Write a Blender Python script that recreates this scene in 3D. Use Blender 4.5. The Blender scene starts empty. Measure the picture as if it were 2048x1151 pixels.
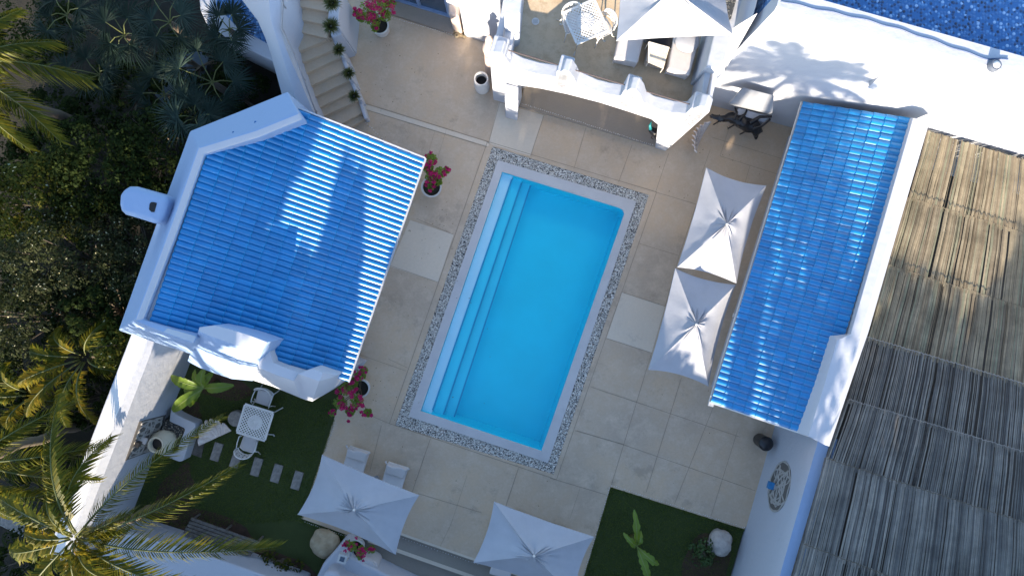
import bpy, bmesh, math, random
from mathutils import Vector, Matrix, noise
random.seed(7)
S = bpy.context.scene
COL = S.collection
# ---------------------------------------------------------------- camera: a drone looking straight down
W_M, CAM_H = 30.1, 20.08            # metres across the frame at patio level, height over the patio
KPX = W_M / 2048.0
cam = bpy.data.cameras.new('camera'); camo = bpy.data.objects.new('camera', cam); COL.objects.link(camo)
camo.location = (0, 0, CAM_H); camo.rotation_euler = (0, 0, 0)
cam.sensor_width = 36; cam.lens = 36 * CAM_H / W_M; cam.clip_end = 600
S.camera = camo
# ---------------------------------------------------------------- light
SUN_EL = math.radians(18.8)
SUN_AZ = Vector((-0.15, -1.0)).normalized()      # horizontal direction towards the sun
world = bpy.data.worlds.new('World'); S.world = world; world.use_nodes = True
wn = world.node_tree; wn.nodes.clear()
bg = wn.nodes.new('ShaderNodeBackground'); wo = wn.nodes.new('ShaderNodeOutputWorld')
sky = wn.nodes.new('ShaderNodeTexSky'); sky.sky_type = 'NISHITA'; sky.sun_disc = False
sky.sun_elevation = SUN_EL; sky.sun_rotation = math.atan2(SUN_AZ.x, SUN_AZ.y)
sky.air_density = 1.0; sky.dust_density = 0.6; sky.ozone_density = 2.0
wn.links.new(sky.outputs[0], bg.inputs[0]); wn.links.new(bg.outputs[0], wo.inputs[0])
bg.inputs[1].default_value = 0.15
sl = bpy.data.lights.new('sun', 'SUN'); so = bpy.data.objects.new('sun', sl); COL.objects.link(so)
sl.energy = 4.6; sl.angle = math.radians(0.55); sl.color = (1.0, 0.86, 0.68)
sd = Vector((SUN_AZ.x * math.cos(SUN_EL), SUN_AZ.y * math.cos(SUN_EL), math.sin(SUN_EL)))
so.rotation_euler = sd.to_track_quat('Z', 'Y').to_euler(); so.location = sd * 40
S.view_settings.view_transform = 'Standard'; S.view_settings.look = 'None'
S.view_settings.gamma = 1; S.view_settings.exposure = 1.62
S.render.engine = 'CYCLES'; S.cycles.max_bounces = 8; S.cycles.transparent_max_bounces = 12
S.cycles.sample_clamp_indirect = 6
# ---------------------------------------------------------------- helpers
def P(x, y, z=0.0):
    """a point of the place: measured in survey pixels (patio scale) at height z"""
    s = KPX * (CAM_H - z) / CAM_H
    return Vector(((x - 1024) * s, -(y - 575.5) * s, z))
def lerp(a, b, t): return a + (b - a) * t
WL = {}
class MB:
    def __init__(s): s.v = []; s.f = []; s.col = None
    def add(s, vs, fs):
        n = len(s.v); s.v.extend([Vector(v) for v in vs]); s.f.extend([tuple(i + n for i in f) for f in fs]); return s
    def poly(s, pts): return s.add(pts, [tuple(range(len(pts)))])
    def prism(s, top, zb, cap=True):
        """top: list of world points; walls run down to zb (number or list)"""
        n = len(top); bot = [Vector((p.x, p.y, zb)) for p in top]
        fs = [tuple(range(n))] + ([tuple(range(2 * n - 1, n - 1, -1))] if cap else [])
        for i in range(n):
            j = (i + 1) % n; fs.append((i, i + n, j + n, j))
        return s.add(list(top) + bot, fs)
    def box(s, c, size, rz=0.0, M=None):
        c = Vector(c); hx, hy, hz = size[0] / 2, size[1] / 2, size[2] / 2
        R = M if M is not None else Matrix.Rotation(rz, 3, 'Z')
        vs = [c + R @ Vector((x * hx, y * hy, z * hz)) for z in (-1, 1) for x, y in ((-1, -1), (1, -1), (1, 1), (-1, 1))]
        return s.add(vs, [(3, 2, 1, 0), (4, 5, 6, 7), (0, 1, 5, 4), (1, 2, 6, 5), (2, 3, 7, 6), (3, 0, 4, 7)])
    def bar(s, a, b, w, h, up=Vector((0, 0, 1))):
        a = Vector(a); b = Vector(b); d = b - a; L = d.length
        if L < 1e-6: return s
        x = d / L; y = up.cross(x)
        if y.length < 1e-4: y = Vector((1, 0, 0)).cross(x)
        y.normalize(); z = x.cross(y)
        M = Matrix((x, y, z)).transposed()
        return s.box((a + b) / 2, (L, w, h), M=M)
    def tube(s, pts, r, n=8, cap=True):
        pts = [Vector(p) for p in pts]; m = len(pts)
        rs = r if isinstance(r, (list, tuple)) else [r] * m
        vs = []; up = Vector((0.13, 0.21, 1)).normalized()
        for i, p in enumerate(pts):
            d = (pts[min(i + 1, m - 1)] - pts[max(i - 1, 0)])
            if d.length < 1e-7: d = Vector((0, 0, 1))
            d.normalize()
            a = d.cross(up)
            if a.length < .05: a = d.cross(Vector((1, 0, 0)))
            a.normalize(); b = d.cross(a)
            for k in range(n):
                t = 2 * math.pi * k / n; vs.append(p + (a * math.cos(t) + b * math.sin(t)) * rs[i])
        fs = []
        for i in range(m - 1):
            for k in range(n):
                k2 = (k + 1) % n; fs.append((i * n + k, i * n + k2, (i + 1) * n + k2, (i + 1) * n + k))
        if cap: fs += [tuple(range(n - 1, -1, -1)), tuple(range((m - 1) * n, m * n))]
        return s.add(vs, fs)
    def lathe(s, c, prof, n=24, sx=1.0, sy=1.0, close=True):
        c = Vector(c); vs = []
        for r, z in prof:
            for k in range(n):
                t = 2 * math.pi * k / n; vs.append(c + Vector((r * sx * math.cos(t), r * sy * math.sin(t), z)))
        fs = []
        for i in range(len(prof) - 1):
            for k in range(n):
                k2 = (k + 1) % n; fs.append((i * n + k, i * n + k2, (i + 1) * n + k2, (i + 1) * n + k))
        if close: fs += [tuple(range(n - 1, -1, -1)), tuple(range((len(prof) - 1) * n, len(prof) * n))]
        return s.add(vs, fs)
    def tracks(s, tr, zb, ends=True):
        """tr: parallel polylines of world points; a solid strip with sides down to zb"""
        m = len(tr[0]); k = len(tr)
        vs = [p for t in tr for p in t]; n0 = len(vs)
        vs += [Vector((p.x, p.y, zb)) for p in tr[0]] + [Vector((p.x, p.y, zb)) for p in tr[-1]]
        fs = []
        for a in range(k - 1):
            for i in range(m - 1): fs.append((a * m + i, a * m + i + 1, (a + 1) * m + i + 1, (a + 1) * m + i))
        for i in range(m - 1):
            fs.append((i + 1, i, n0 + i, n0 + i + 1))
            q = (k - 1) * m; fs.append((q + i, q + i + 1, n0 + m + i + 1, n0 + m + i))
            fs.append((n0 + i + 1, n0 + i, n0 + m + i, n0 + m + i + 1))
        if ends:
            for i in (0, m - 1):
                fs.append(tuple([a * m + i for a in range(k)] + [n0 + m + i, n0 + i]))
        return s.add(vs, fs)
    def build(s, name, mat, parent=None, smooth=False, bevel=0, origin=None, seg=2, solid=0, auto=None):
        me = bpy.data.meshes.new(name)
        if parent is not None: org = WL[parent.name]
        elif origin is not None: org = Vector(origin)
        else:
            org = Vector((0, 0, 0))
            if s.v:
                xs = [v.x for v in s.v]; ys = [v.y for v in s.v]; zs = [v.z for v in s.v]
                org = Vector(((min(xs) + max(xs)) / 2, (min(ys) + max(ys)) / 2, min(zs)))
        me.from_pydata([tuple(v - org) for v in s.v], [], s.f)
        if bevel or auto:
            b = bmesh.new(); b.from_mesh(me); bmesh.ops.remove_doubles(b, verts=b.verts, dist=1e-4)
            bmesh.ops.recalc_face_normals(b, faces=b.faces); b.to_mesh(me); b.free()
        else:
            me.validate()
        if mat: me.materials.append(mat)
        if s.col is not None:
            ca = me.color_attributes.new('Col', 'FLOAT_COLOR', 'POINT')
            for i, c in enumerate(s.col): ca.data[i].color = (c[0], c[1], c[2], 1)
        o = bpy.data.objects.new(name, me); COL.objects.link(o)
        if parent is not None: o.parent = parent
        else: o.location = org
        WL[o.name] = org
        if smooth:
            for p in me.polygons: p.use_smooth = True
        if bevel:
            m = o.modifiers.new('b', 'BEVEL'); m.width = bevel; m.segments = seg; m.limit_method = 'ANGLE'; m.angle_limit = math.radians(35)
            for p in me.polygons: p.use_smooth = True
            m.harden_normals = True
        if auto:
            for p in me.polygons: p.use_smooth = True
            me.set_sharp_from_angle(angle=math.radians(auto))
        if solid:
            m = o.modifiers.new('s', 'SOLIDIFY'); m.thickness = solid; m.offset = -1
        return o
def tag(o, label=None, cat=None, group=None, kind=None):
    if label: o['label'] = label
    if cat: o['category'] = cat
    if group: o['group'] = group
    if kind: o['kind'] = kind
    return o
def thing(name, loc, label, cat, group=None):
    o = bpy.data.objects.new(name, None); COL.objects.link(o); o.location = loc; o.empty_display_size = .2
    WL[o.name] = Vector(loc); return tag(o, label, cat, group)
def struct(name, mb, mat, **k): return tag(mb.build(name, mat, **k), kind='structure')
def copy_tree(o, parent=None):
    c = o.copy(); COL.objects.link(c)
    if parent is not None: c.parent = parent
    for ch in list(o.children): copy_tree(ch, c)
    return c
def place(proto, loc, rz, first, label, sc=1.0):
    o = proto if first else copy_tree(proto)
    o.location = loc; o.rotation_euler = (0, 0, rz); o.scale = (sc, sc, sc); o['label'] = label
    return o
# a vertical wall plane through two foot points; on() reads a survey pixel as a point of that wall
class Wall:
    def __init__(s, a, b):
        s.a = P(*a, 0); s.b = P(*b, 0); s.d = (s.b - s.a).normalized(); s.n = Vector((s.d.y, -s.d.x, 0))
        if s.n.dot(-s.a) < 0: s.n = -s.n
    def on(s, x, y, off=0.0):
        r = P(x, y, 0); a = s.a + s.n * off
        t = (a.dot(s.n)) / (r.dot(s.n)); z = CAM_H * (1 - t)
        return Vector((r.x * t, r.y * t, z))
    def at(s, u, z, off=0.0): return s.a + s.d * u + Vector((0, 0, z)) + s.n * off
# ---------------------------------------------------------------- materials
def nt(name):
    m = bpy.data.materials.new(name); m.use_nodes = True; t = m.node_tree
    b = t.nodes['Principled BSDF']; return m, t, b, t.nodes.new, t.links.new
def mixc(t, fac, a, b, mode='MIX'):
    n = t.nodes.new('ShaderNodeMix'); n.data_type = 'RGBA'; n.blend_type = mode
    for i, v in ((0, fac), (6, a), (7, b)):
        if hasattr(v, 'links') or hasattr(v, 'is_linked'): t.links.new(v, n.inputs[i])
        elif i == 0: n.inputs[0].default_value = v
        else: n.inputs[i].default_value = (v[0], v[1], v[2], 1)
    return n.outputs[2]
def ramp(t, src, p0, p1, lo=0.0, hi=1.0):
    n = t.nodes.new('ShaderNodeMapRange'); t.links.new(src, n.inputs[0])
    n.inputs[1].default_value = p0; n.inputs[2].default_value = p1; n.inputs[3].default_value = lo; n.inputs[4].default_value = hi
    return n.outputs[0]
def tex(t, kind, scale, detail=4, vec=None, rough=.55):
    n = t.nodes.new('ShaderNodeTex' + kind); n.inputs['Scale'].default_value = scale
    if kind == 'Noise': n.inputs['Detail'].default_value = detail; n.inputs['Roughness'].default_value = rough
    c = t.nodes.new('ShaderNodeTexCoord') if vec is None else None
    t.links.new(c.outputs['Object'] if c else vec, n.inputs['Vector'])
    return n
def bump(t, b, h, strength=.3, dist=.01):
    n = t.nodes.new('ShaderNodeBump'); n.inputs['Strength'].default_value = strength; n.inputs['Distance'].default_value = dist
    t.links.new(h, n.inputs['Height']); t.links.new(n.outputs[0], b.inputs['Normal'])
def plain(name, c, rough=.6, c2=None, scale=6, bs=0, bd=.004, bsc=60, metal=0, spec=.5):
    m, t, b, N, L = nt(name); b.inputs['Roughness'].default_value = rough; b.inputs['Metallic'].default_value = metal
    b.inputs['Specular IOR Level'].default_value = spec
    c2 = c2 or tuple(x * .82 for x in c)
    n = tex(t, 'Noise', scale); f = ramp(t, n.outputs['Fac'], .3, .7)
    L(mixc(t, f, c, c2), b.inputs['Base Color'])
    if bs: bump(t, b, tex(t, 'Noise', bsc, 6).outputs['Fac'], bs, bd)
    return m
def stucco(name, c, dirt, amt=.5):
    m, t, b, N, L = nt(name); b.inputs['Roughness'].default_value = .75; b.inputs['Specular IOR Level'].default_value = .3
    a = ramp(t, tex(t, 'Noise', 1.3, 6).outputs['Fac'], .45, .75); a2 = ramp(t, tex(t, 'Noise', 9, 8, rough=.7).outputs['Fac'], .5, .8)
    mm = N('ShaderNodeMath'); mm.operation = 'MULTIPLY'; L(a, mm.inputs[0]); L(a2, mm.inputs[1])
    mm2 = N('ShaderNodeMath'); mm2.operation = 'MULTIPLY'; L(mm.outputs[0], mm2.inputs[0]); mm2.inputs[1].default_value = amt
    L(mixc(t, mm2.outputs[0], c, dirt), b.inputs['Base Color'])
    h = N('ShaderNodeMath'); h.operation = 'ADD'
    L(tex(t, 'Noise', 3.5, 3).outputs['Fac'], h.inputs[0]); 
    q = N('ShaderNodeMath'); q.operation = 'MULTIPLY'; L(tex(t, 'Noise', 45, 4).outputs['Fac'], q.inputs[0]); q.inputs[1].default_value = .12
    L(q.outputs[0], h.inputs[1]); bump(t, b, h.outputs[0], .5, .03)
    return m
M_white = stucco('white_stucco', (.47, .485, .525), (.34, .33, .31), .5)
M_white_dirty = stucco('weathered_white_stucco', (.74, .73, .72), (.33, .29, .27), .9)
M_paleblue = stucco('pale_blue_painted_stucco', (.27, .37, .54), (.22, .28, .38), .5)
def concrete(name, c, c2, c3, sc=1.0, rough=.6, amt=.5):
    m, t, b, N, L = nt(name); b.inputs['Roughness'].default_value = rough; b.inputs['Specular IOR Level'].default_value = .35
    f1 = ramp(t, tex(t, 'Noise', .55 * sc, 7, rough=.65).outputs['Fac'], .40, .60)
    f2 = ramp(t, tex(t, 'Noise', 2.2 * sc, 9, rough=.74).outputs['Fac'], .44, .68, 0, amt)
    f3 = ramp(t, tex(t, 'Noise', 14 * sc, 8, rough=.75).outputs['Fac'], .3, .75, 0, .35)
    x = mixc(t, f1, c, c2); x = mixc(t, f2, x, c3); x = mixc(t, f3, x, tuple(v * .72 for v in c2))
    st_ = ramp(t, tex(t, 'Noise', .9, 8, rough=.8).outputs['Fac'], .56, .66, 0, .45 if sc == 1.0 else .2); x = mixc(t, st_, x, tuple(v * .62 for v in c2))
    vs = ramp(t, tex(t, 'Voronoi', 1.7).outputs['Distance'], 0.0, .028, .55, 0)
    x = mixc(t, vs, x, tuple(v * .45 for v in c2))
    L(x, b.inputs['Base Color'])
    bump(t, b, tex(t, 'Noise', 40, 6).outputs['Fac'], .15, .004)
    return m
M_patio = concrete('tan_concrete', (.62, .455, .30), (.49, .38, .275), (.70, .55, .40), 1.0, amt=.75)
M_slab = concrete('pale_slab', (.70, .58, .44), (.63, .53, .41), (.75, .65, .52), 1.0, amt=.4)
M_terrace = concrete('terrace_concrete', (.56, .42, .27), (.62, .50, .35), (.38, .26, .15), 2.2, amt=.8)
M_step = concrete('step_concrete', (.62, .47, .32), (.52, .40, .28), (.68, .55, .41), 1.5)
M_greystep = concrete('grey_concrete', (.32, .27, .21), (.28, .24, .20), (.36, .31, .25), 1.5)
M_joint = plain('joint_dark', (.30, .235, .17), .9)
M_coping = concrete('pale_coping', (.58, .56, .54), (.53, .51, .50), (.64, .62, .60), 3.0, .7, .5)
def pebble_mat(name, cols, scale, rough=.6, dark=(.05, .05, .05)):
    m, t, b, N, L = nt(name); b.inputs['Roughness'].default_value = rough
    v = tex(t, 'Voronoi', scale); cr = N('ShaderNodeValToRGB'); cr.color_ramp.interpolation = 'CONSTANT'
    sep = N('ShaderNodeSeparateColor'); L(v.outputs['Color'], sep.inputs[0]); L(sep.outputs[0], cr.inputs[0])
    e = cr.color_ramp.elements; e[0].color = (*cols[0][1], 1); e[0].position = 0; e[1].position = cols[1][0]; e[1].color = (*cols[1][1], 1)
    for p, c in cols[2:]: x = e.new(p); x.color = (*c, 1)
    d = ramp(t, v.outputs['Distance'], .35, .62)
    L(mixc(t, d, cr.outputs[0], dark), b.inputs['Base Color'])
    bump(t, b, ramp(t, v.outputs['Distance'], 0, .6, 1, 0), .8, .02)
    return m
M_gravel = pebble_mat('mixed_gravel', [(0, (.18, .16, .14)), (.3, (.42, .39, .34)), (.55, (.64, .60, .54)), (.8, (.86, .82, .75))], 28)
M_roofgravel = pebble_mat('blue_roof_gravel', [(0, (.03, .07, .16)), (.35, (.06, .17, .38)), (.62, (.10, .26, .52)), (.82, (.34, .50, .72)), (.93, (.02, .04, .09))], 15, .7, (.04, .15, .36))
def island(name, cols, rough=.7, transl=0, spec=.3, bumpy=0):
    """colour picked per loose piece of the mesh (pebble, leaf, reed)"""
    m, t, b, N, L = nt(name); b.inputs['Roughness'].default_value = rough; b.inputs['Specular IOR Level'].default_value = spec
    g = N('ShaderNodeNewGeometry'); cr = N('ShaderNodeValToRGB'); L(g.outputs['Random Per Island'], cr.inputs[0])
    e = cr.color_ramp.elements; n = len(cols); e[0].color = (*cols[0], 1); e[0].position = 0; e[1].color = (*cols[-1], 1); e[1].position = 1
    for i in range(1, n - 1): x = e.new(i / (n - 1)); x.color = (*cols[i], 1)
    c = cr.outputs[0]
    if bumpy:
        f = ramp(t, tex(t, 'Noise', bumpy, 5, rough=.7).outputs['Fac'], .35, .7, 0, .6)
        c = mixc(t, f, c, tuple(v * .4 for v in cols[0]))
    L(c, b.inputs['Base Color'])
    if transl:
        tr = N('ShaderNodeBsdfTranslucent'); mx = N('ShaderNodeMixShader'); out = t.nodes['Material Output']
        hs = N('ShaderNodeHueSaturation'); hs.inputs['Value'].default_value = 1.5; hs.inputs['Hue'].default_value = .485; L(c, hs.inputs['Color']); L(hs.outputs[0], tr.inputs[0])
        mx.inputs[0].default_value = transl; L(b.outputs[0], mx.inputs[1]); L(tr.outputs[0], mx.inputs[2]); L(mx.outputs[0], out.inputs[0])
    return m
M_pebbles = island('loose_pebbles', [(.14, .13, .11), (.44, .41, .36), (.62, .58, .51), (.78, .74, .67), (.92, .89, .82)], .55)
M_whitepeb = plain('white_pebble', (.7, .68, .64), .6)
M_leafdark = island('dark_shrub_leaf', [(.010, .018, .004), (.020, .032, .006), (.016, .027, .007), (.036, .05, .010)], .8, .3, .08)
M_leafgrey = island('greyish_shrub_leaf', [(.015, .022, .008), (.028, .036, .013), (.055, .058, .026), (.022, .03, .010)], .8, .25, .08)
M_leafyel = island('yellow_green_leaf', [(.022, .035, .006), (.05, .065, .008), (.10, .095, .014), (.03, .045, .008)], .7, .35, .1)
M_frond = island('palm_leaflet', [(.05, .065, .006), (.085, .095, .008), (.15, .13, .010), (.06, .08, .010)], .5, .35, .2)
M_frondyel = island('yellowed_palm_leaflet', [(.10, .10, .008), (.18, .14, .010), (.07, .085, .010), (.26, .18, .015)], .5, .4, .2)
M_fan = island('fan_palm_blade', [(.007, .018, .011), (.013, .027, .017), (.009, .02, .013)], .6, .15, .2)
M_fanpale = island('pale_fan_palm_blade', [(.018, .036, .027), (.028, .05, .036), (.014, .03, .024)], .6, .15, .2)
M_banana = island('banana_leaf', [(.13, .22, .02), (.19, .28, .03), (.15, .25, .025)], .4, .4, .5)
M_tropic = island('tree_leaf', [(.03, .06, .015), (.05, .09, .02), (.06, .10, .03)], .5, .2)
M_petal = island('magenta_bract', [(.42, .01, .10), (.55, .02, .16), (.34, .005, .07), (.62, .04, .14)], .6, .3)
M_pale = island('pale_flower', [(.35, .33, .2), (.5, .45, .25), (.3, .32, .22)], .6, .2)
M_stem = plain('palm_stem', (.11, .12, .03), .6); M_bark = plain('bark', (.13, .10, .07), .9, bs=.6, bsc=12)
M_twig = plain('twig', (.12, .08, .05), .9)
M_soil = plain('dark_soil', (.022, .018, .011), .95, (.012, .011, .007), 3, .6, .03, 20)
M_reed = island('reed', [(.15, .12, .08), (.26, .21, .145), (.34, .28, .19), (.28, .24, .165), (.20, .165, .12), (.38, .32, .22), (.24, .24, .165), (.31, .26, .18)], .85, 0, .1, 1.4)
M_reedshade = island('shaded_grey_reed', [(.09, .085, .08), (.20, .19, .17), (.30, .28, .24), (.14, .135, .125), (.36, .33, .28), (.18, .17, .15)], .8, 0, .2, 1.2)  # greyer copy of the reed: shade of the lower bands put into the colour
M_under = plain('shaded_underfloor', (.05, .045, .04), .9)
def fabric(name, c):
    m, t, b, N, L = nt(name); b.inputs['Roughness'].default_value = .85; b.inputs['Specular IOR Level'].default_value = .15
    L(mixc(t, ramp(t, tex(t, 'Noise', 2.2, 5).outputs['Fac'], .35, .7), c, tuple(v * .9 for v in c)), b.inputs['Base Color'])
    bump(t, b, tex(t, 'Noise', 9, 4).outputs['Fac'], .25, .02)
    tr = N('ShaderNodeBsdfTranslucent'); tr.inputs[0].default_value = (*c, 1); mx = N('ShaderNodeMixShader'); mx.inputs[0].default_value = .13
    L(b.outputs[0], mx.inputs[1]); L(tr.outputs[0], mx.inputs[2]); L(mx.outputs[0], t.nodes['Material Output'].inputs[0]); return m
M_canvas = fabric('parasol_canvas', (.43, .44, .475)); M_cush = fabric('white_cushion', (.66, .62, .60)); M_cushg = fabric('taupe_cushion', (.40, .36, .34))
M_metalw = plain('white_cast_metal', (.72, .70, .66), .4); M_pole = plain('pole_grey', (.35, .35, .35), .4)
M_black = plain('black_resin', (.015, .015, .018), .35, bs=.2, bsc=8); M_darkin = plain('dark_inside', (.01, .01, .012), .8)
M_potw = stucco('pot_white', (.62, .60, .57), (.35, .32, .28), .6)
M_urn = stucco('urn_cream', (.62, .57, .44), (.36, .30, .2), .8)
M_rock = plain('boulder_stone', (.44, .36, .24), .85, (.28, .21, .12), 5, .8, .03, 9)
M_rock2 = plain('pale_boulder_stone', (.50, .45, .40), .85, (.32, .28, .25), 6, .8, .03, 9)
M_wood = plain('grey_weathered_wood', (.16, .14, .12), .85, (.07, .06, .05), 9, .6, .01, 30)
M_stone = plain('stepping_stone', (.30, .28, .25), .9, (.17, .155, .14), 11, .8, .02, 22)
M_railm = plain('brushed_rail', (.35, .34, .34), .4, metal=.6)
M_bluef = plain('blue_painted_frame', (.20, .30, .48), .5); M_shell = plain('shell', (.78, .70, .64), .5, (.62, .52, .46), 12)
M_pink = plain('pinkish_stone', (.60, .47, .40), .7); M_cable = plain('blue_cable', (.03, .07, .18), .5)
M_wick = plain('cream_wicker', (.66, .60, .50), .7); M_wickd = plain('wicker_base', (.42, .36, .30), .8)
def tile_mat():
    m, t, b, N, L = nt('blue_glazed_tile')
    f = ramp(t, tex(t, 'Noise', 2.5, 4).outputs['Fac'], .3, .7); f2 = ramp(t, tex(t, 'Noise', 18, 5, rough=.7).outputs['Fac'], .45, .8, 0, .5)
    c = mixc(t, f, (.001, .155, .40), (.002, .20, .47)); c = mixc(t, f2, c, (.012, .25, .56))
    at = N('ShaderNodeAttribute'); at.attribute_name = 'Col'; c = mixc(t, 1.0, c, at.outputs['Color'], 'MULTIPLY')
    L(c, b.inputs['Base Color']); b.inputs['Roughness'].default_value = .38; b.inputs['Coat Weight'].default_value = .15; b.inputs['Coat Roughness'].default_value = .3
    b.inputs['Specular IOR Level'].default_value = .6
    bump(t, b, tex(t, 'Noise', 30, 3).outputs['Fac'], .1, .006); return m
M_tile = tile_mat()
def glass_mat():
    m, t, b, N, L = nt('door_glass'); b.inputs['Base Color'].default_value = (.05, .08, .12, 1); b.inputs['Roughness'].default_value = .08; return m
M_glass = glass_mat()
def pool_paint(name, c):
    m, t, b, N, L = nt(name); b.inputs['Roughness'].default_value = .5
    L(mixc(t, ramp(t, tex(t, 'Noise', .8, 3).outputs['Fac'], .3, .7), c, tuple(v * .93 for v in c)), b.inputs['Base Color']); return m
M_pool = pool_paint('pool_lining', (.001, .70, .87)); M_poolstep = pool_paint('pale_pool_ledge', (.48, .82, .93)); M_poolmid = pool_paint('mid_pool_ledge', (.04, .73, .89))
M_poolline = pool_paint('pool_ledge_nosing', (.002, .34, .56))
def water_mat():
    m, t, b, N, L = nt('pool_water'); t.nodes.remove(b)
    fr = N('ShaderNodeFresnel'); fr.inputs[0].default_value = 1.33
    tr = N('ShaderNodeBsdfTransparent'); gl = N('ShaderNodeBsdfGlossy'); gl.inputs['Roughness'].default_value = .05; mx = N('ShaderNodeMixShader')
    bp = N('ShaderNodeBump'); bp.inputs['Strength'].default_value = .7; bp.inputs['Distance'].default_value = .05
    L(tex(t, 'Noise', 5, 3).outputs['Fac'], bp.inputs['Height'])
    for n in (fr, gl): L(bp.outputs[0], n.inputs['Normal'])
    L(fr.outputs[0], mx.inputs[0]); L(tr.outputs[0], mx.inputs[1]); L(gl.outputs[0], mx.inputs[2]); L(mx.outputs[0], t.nodes['Material Output'].inputs[0]); return m
M_water = water_mat()
def grass_mat():
    m, t, b, N, L = nt('lawn_turf'); b.inputs['Roughness'].default_value = .9
    c = mixc(t, ramp(t, tex(t, 'Noise', 1.4, 5).outputs['Fac'], .35, .7), (.05, .072, .012), (.07, .095, .02)); c = mixc(t, ramp(t, tex(t, 'Noise', 90, 4).outputs['Fac'], .3, .7), c, (.028, .042, .009))
    L(c, b.inputs['Base Color']); bump(t, b, tex(t, 'Noise', 120, 4).outputs['Fac'], .8, .03); return m
M_turf = grass_mat(); M_blade = island('grass_blade', [(.045, .065, .012), (.075, .11, .018), (.10, .135, .024), (.055, .085, .015)], .7, .2, .2)
from mathutils.geometry import tessellate_polygon
def holed(mb, outer, holes, z, zb=None):
    """flat sheet with holes (points in world), sides down to zb"""
    polys = [[Vector((p.x, p.y, 0)) for p in o] for o in [outer] + holes]
    flat = [Vector((p.x, p.y, z)) for o in polys for p in o]
    mb.add(flat, [tuple(t) for t in tessellate_polygon(polys)])
    if zb is not None:
        for o in polys:
            n = len(o); mb.add([Vector((p.x, p.y, z)) for p in o] + [Vector((p.x, p.y, zb)) for p in o], [(i, (i + 1) % n, n + (i + 1) % n, n + i) for i in range(n)])
def PX(l, z=0): return [P(x, y, z) for x, y in l]
def arc_corner(pts, rad=10, n=5):
    out = []
    m = len(pts)
    for i in range(m):
        a = Vector(pts[i - 1]); b = Vector(pts[i]); c = Vector(pts[(i + 1) % m])
        p0 = b + (a - b).normalized() * rad; p1 = b + (c - b).normalized() * rad
        for k in range(n + 1):
            t = k / n; q = p0 * (1 - t) ** 2 + b * 2 * t * (1 - t) + p1 * t * t; out.append((q.x, q.y))
    return out
POOL = [(1004.5, 343), (1248.5, 418), (1083, 902), (841, 822)]
POOLR = arc_corner([POOL[0]], 1) if False else [POOL[0]] + [(1239, 415), (1246, 419), (1249, 427)] + POOL[2:]
COP = [(996, 320), (1273, 402), (1096, 925), (817, 832)]
BAND = [(985, 293), (1298, 390), (1107, 948), (790, 850)]
# ---------------------------------------------------------------- ground
mb = MB(); big = [Vector((-180, -180, 0)), Vector((180, -180, 0)), Vector((180, 180, 0)), Vector((-180, 180, 0))]
holed(mb, big, [PX(BAND)], -.5); struct('ground', mb, M_soil)
PAT = [(650, -120), (1760, -120), (1700, 640), (1489, 1058), (1221, 973), (1157, 1191), (947, 1118), (735, 1044), (720, 1078), (603, 1036), (690, 770), (480, 640), (560, 300), (622, 250), (600, 60)]
mb = MB(); holed(mb, PX(PAT), [PX(BAND)], 0, -.5); struct('patio', mb, M_patio)
# border strip and paler slabs (thin sheets on the patio) and the joints between slabs
def sheet(l, z, mb=None):
    mb = mb or MB(); mb.poly(PX(l)); 
    for i in range(len(l)): mb.v[-1 - i].z = z
    return mb
mb = MB()
for q in ([(998, 205), (1088, 231), (1061, 312), (977, 287)], [(820, 440), (907, 469), (876, 564), (780, 533)], [(1244, 584), (1330, 612), (1303, 705), (1213, 676)], [(725, 207), (980, 286), (976, 293), (722, 216)],
          [(1100, 640), (1100, 641), (1101, 641)]): sheet(q, .004, mb)
struct('pale_paving', mb, M_slab)
JL = [((975, 283), (779, 846), 1.6), ((779, 846), (1113, 958), 1.6), ((1113, 958), (1313, 384), 1.4), ((1313, 384), (975, 283), 1.6), ((724, 205), (975, 283), 1.5), ((721, 216), (974, 294), 1.5),
      ((833, 437), (907, 469), 1), ((780, 531), (876, 564), 1.2), ((760, 600), (846, 650), .01), ((777, 717), (815, 735), 1), ((715, 707), (812, 741), 1), ((893, 500), (894, 500), .1),
      ((1000, 203), (977, 287), 1.3), ((1088, 230), (1061, 312), 1.4), ((1172, 255), (1148, 337), 1.1), ((1264, 290), (1237, 364), 1.3), ((1337, 307), (1311, 384), 1.3),
      ((1279, 487), (1358, 511), 1.2), ((1244, 584), (1330, 612), 1.4), ((1213, 676), (1303, 705), 1.4), ((1182, 773), (1480, 873), 1.2), ((1149, 860), (1247, 888), 1), ((1311, 384), (1411, 414), 1.2),
      ((1392, 410), (1358, 511), 1.1), ((1358, 511), (1330, 612), 1.1), ((1303, 705), (1223, 968), 1.2), ((1363, 754), (1292, 984), 1.2), ((1440, 780), (1349, 1006), 1.1), ((1475, 860), (1422, 1030), 1),
      ((1153, 860), (1246, 888), 1), ((1246, 888), (1510, 980), 1.2), ((1100, 955), (1218, 990), 1.2), ((861, 876), (824, 984), 1.5), ((837, 986), (963, 1024), 1.1), ((1037, 935), (1008, 1022), 1.5), ((934, 950), (902, 1047), .8),
      ((763, 850), (740, 940), 1), ((902, 1047), (880, 1092), .8), ((704, 815), (779, 846), 1.2), ((1160, 975), (1140, 1035), .8), ((870, 262), (840, 360), .5), ((893, 258), (870, 335), .6), ((1420, 300), (1404, 345), 1), ((1440, 312), (1560, 350), 1), ((1500, 330), (1488, 372), .8), ((1425, 275), (1565, 318), .9),
      ((1460, 250), (1440, 312), .8)]
mb = MB()
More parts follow.
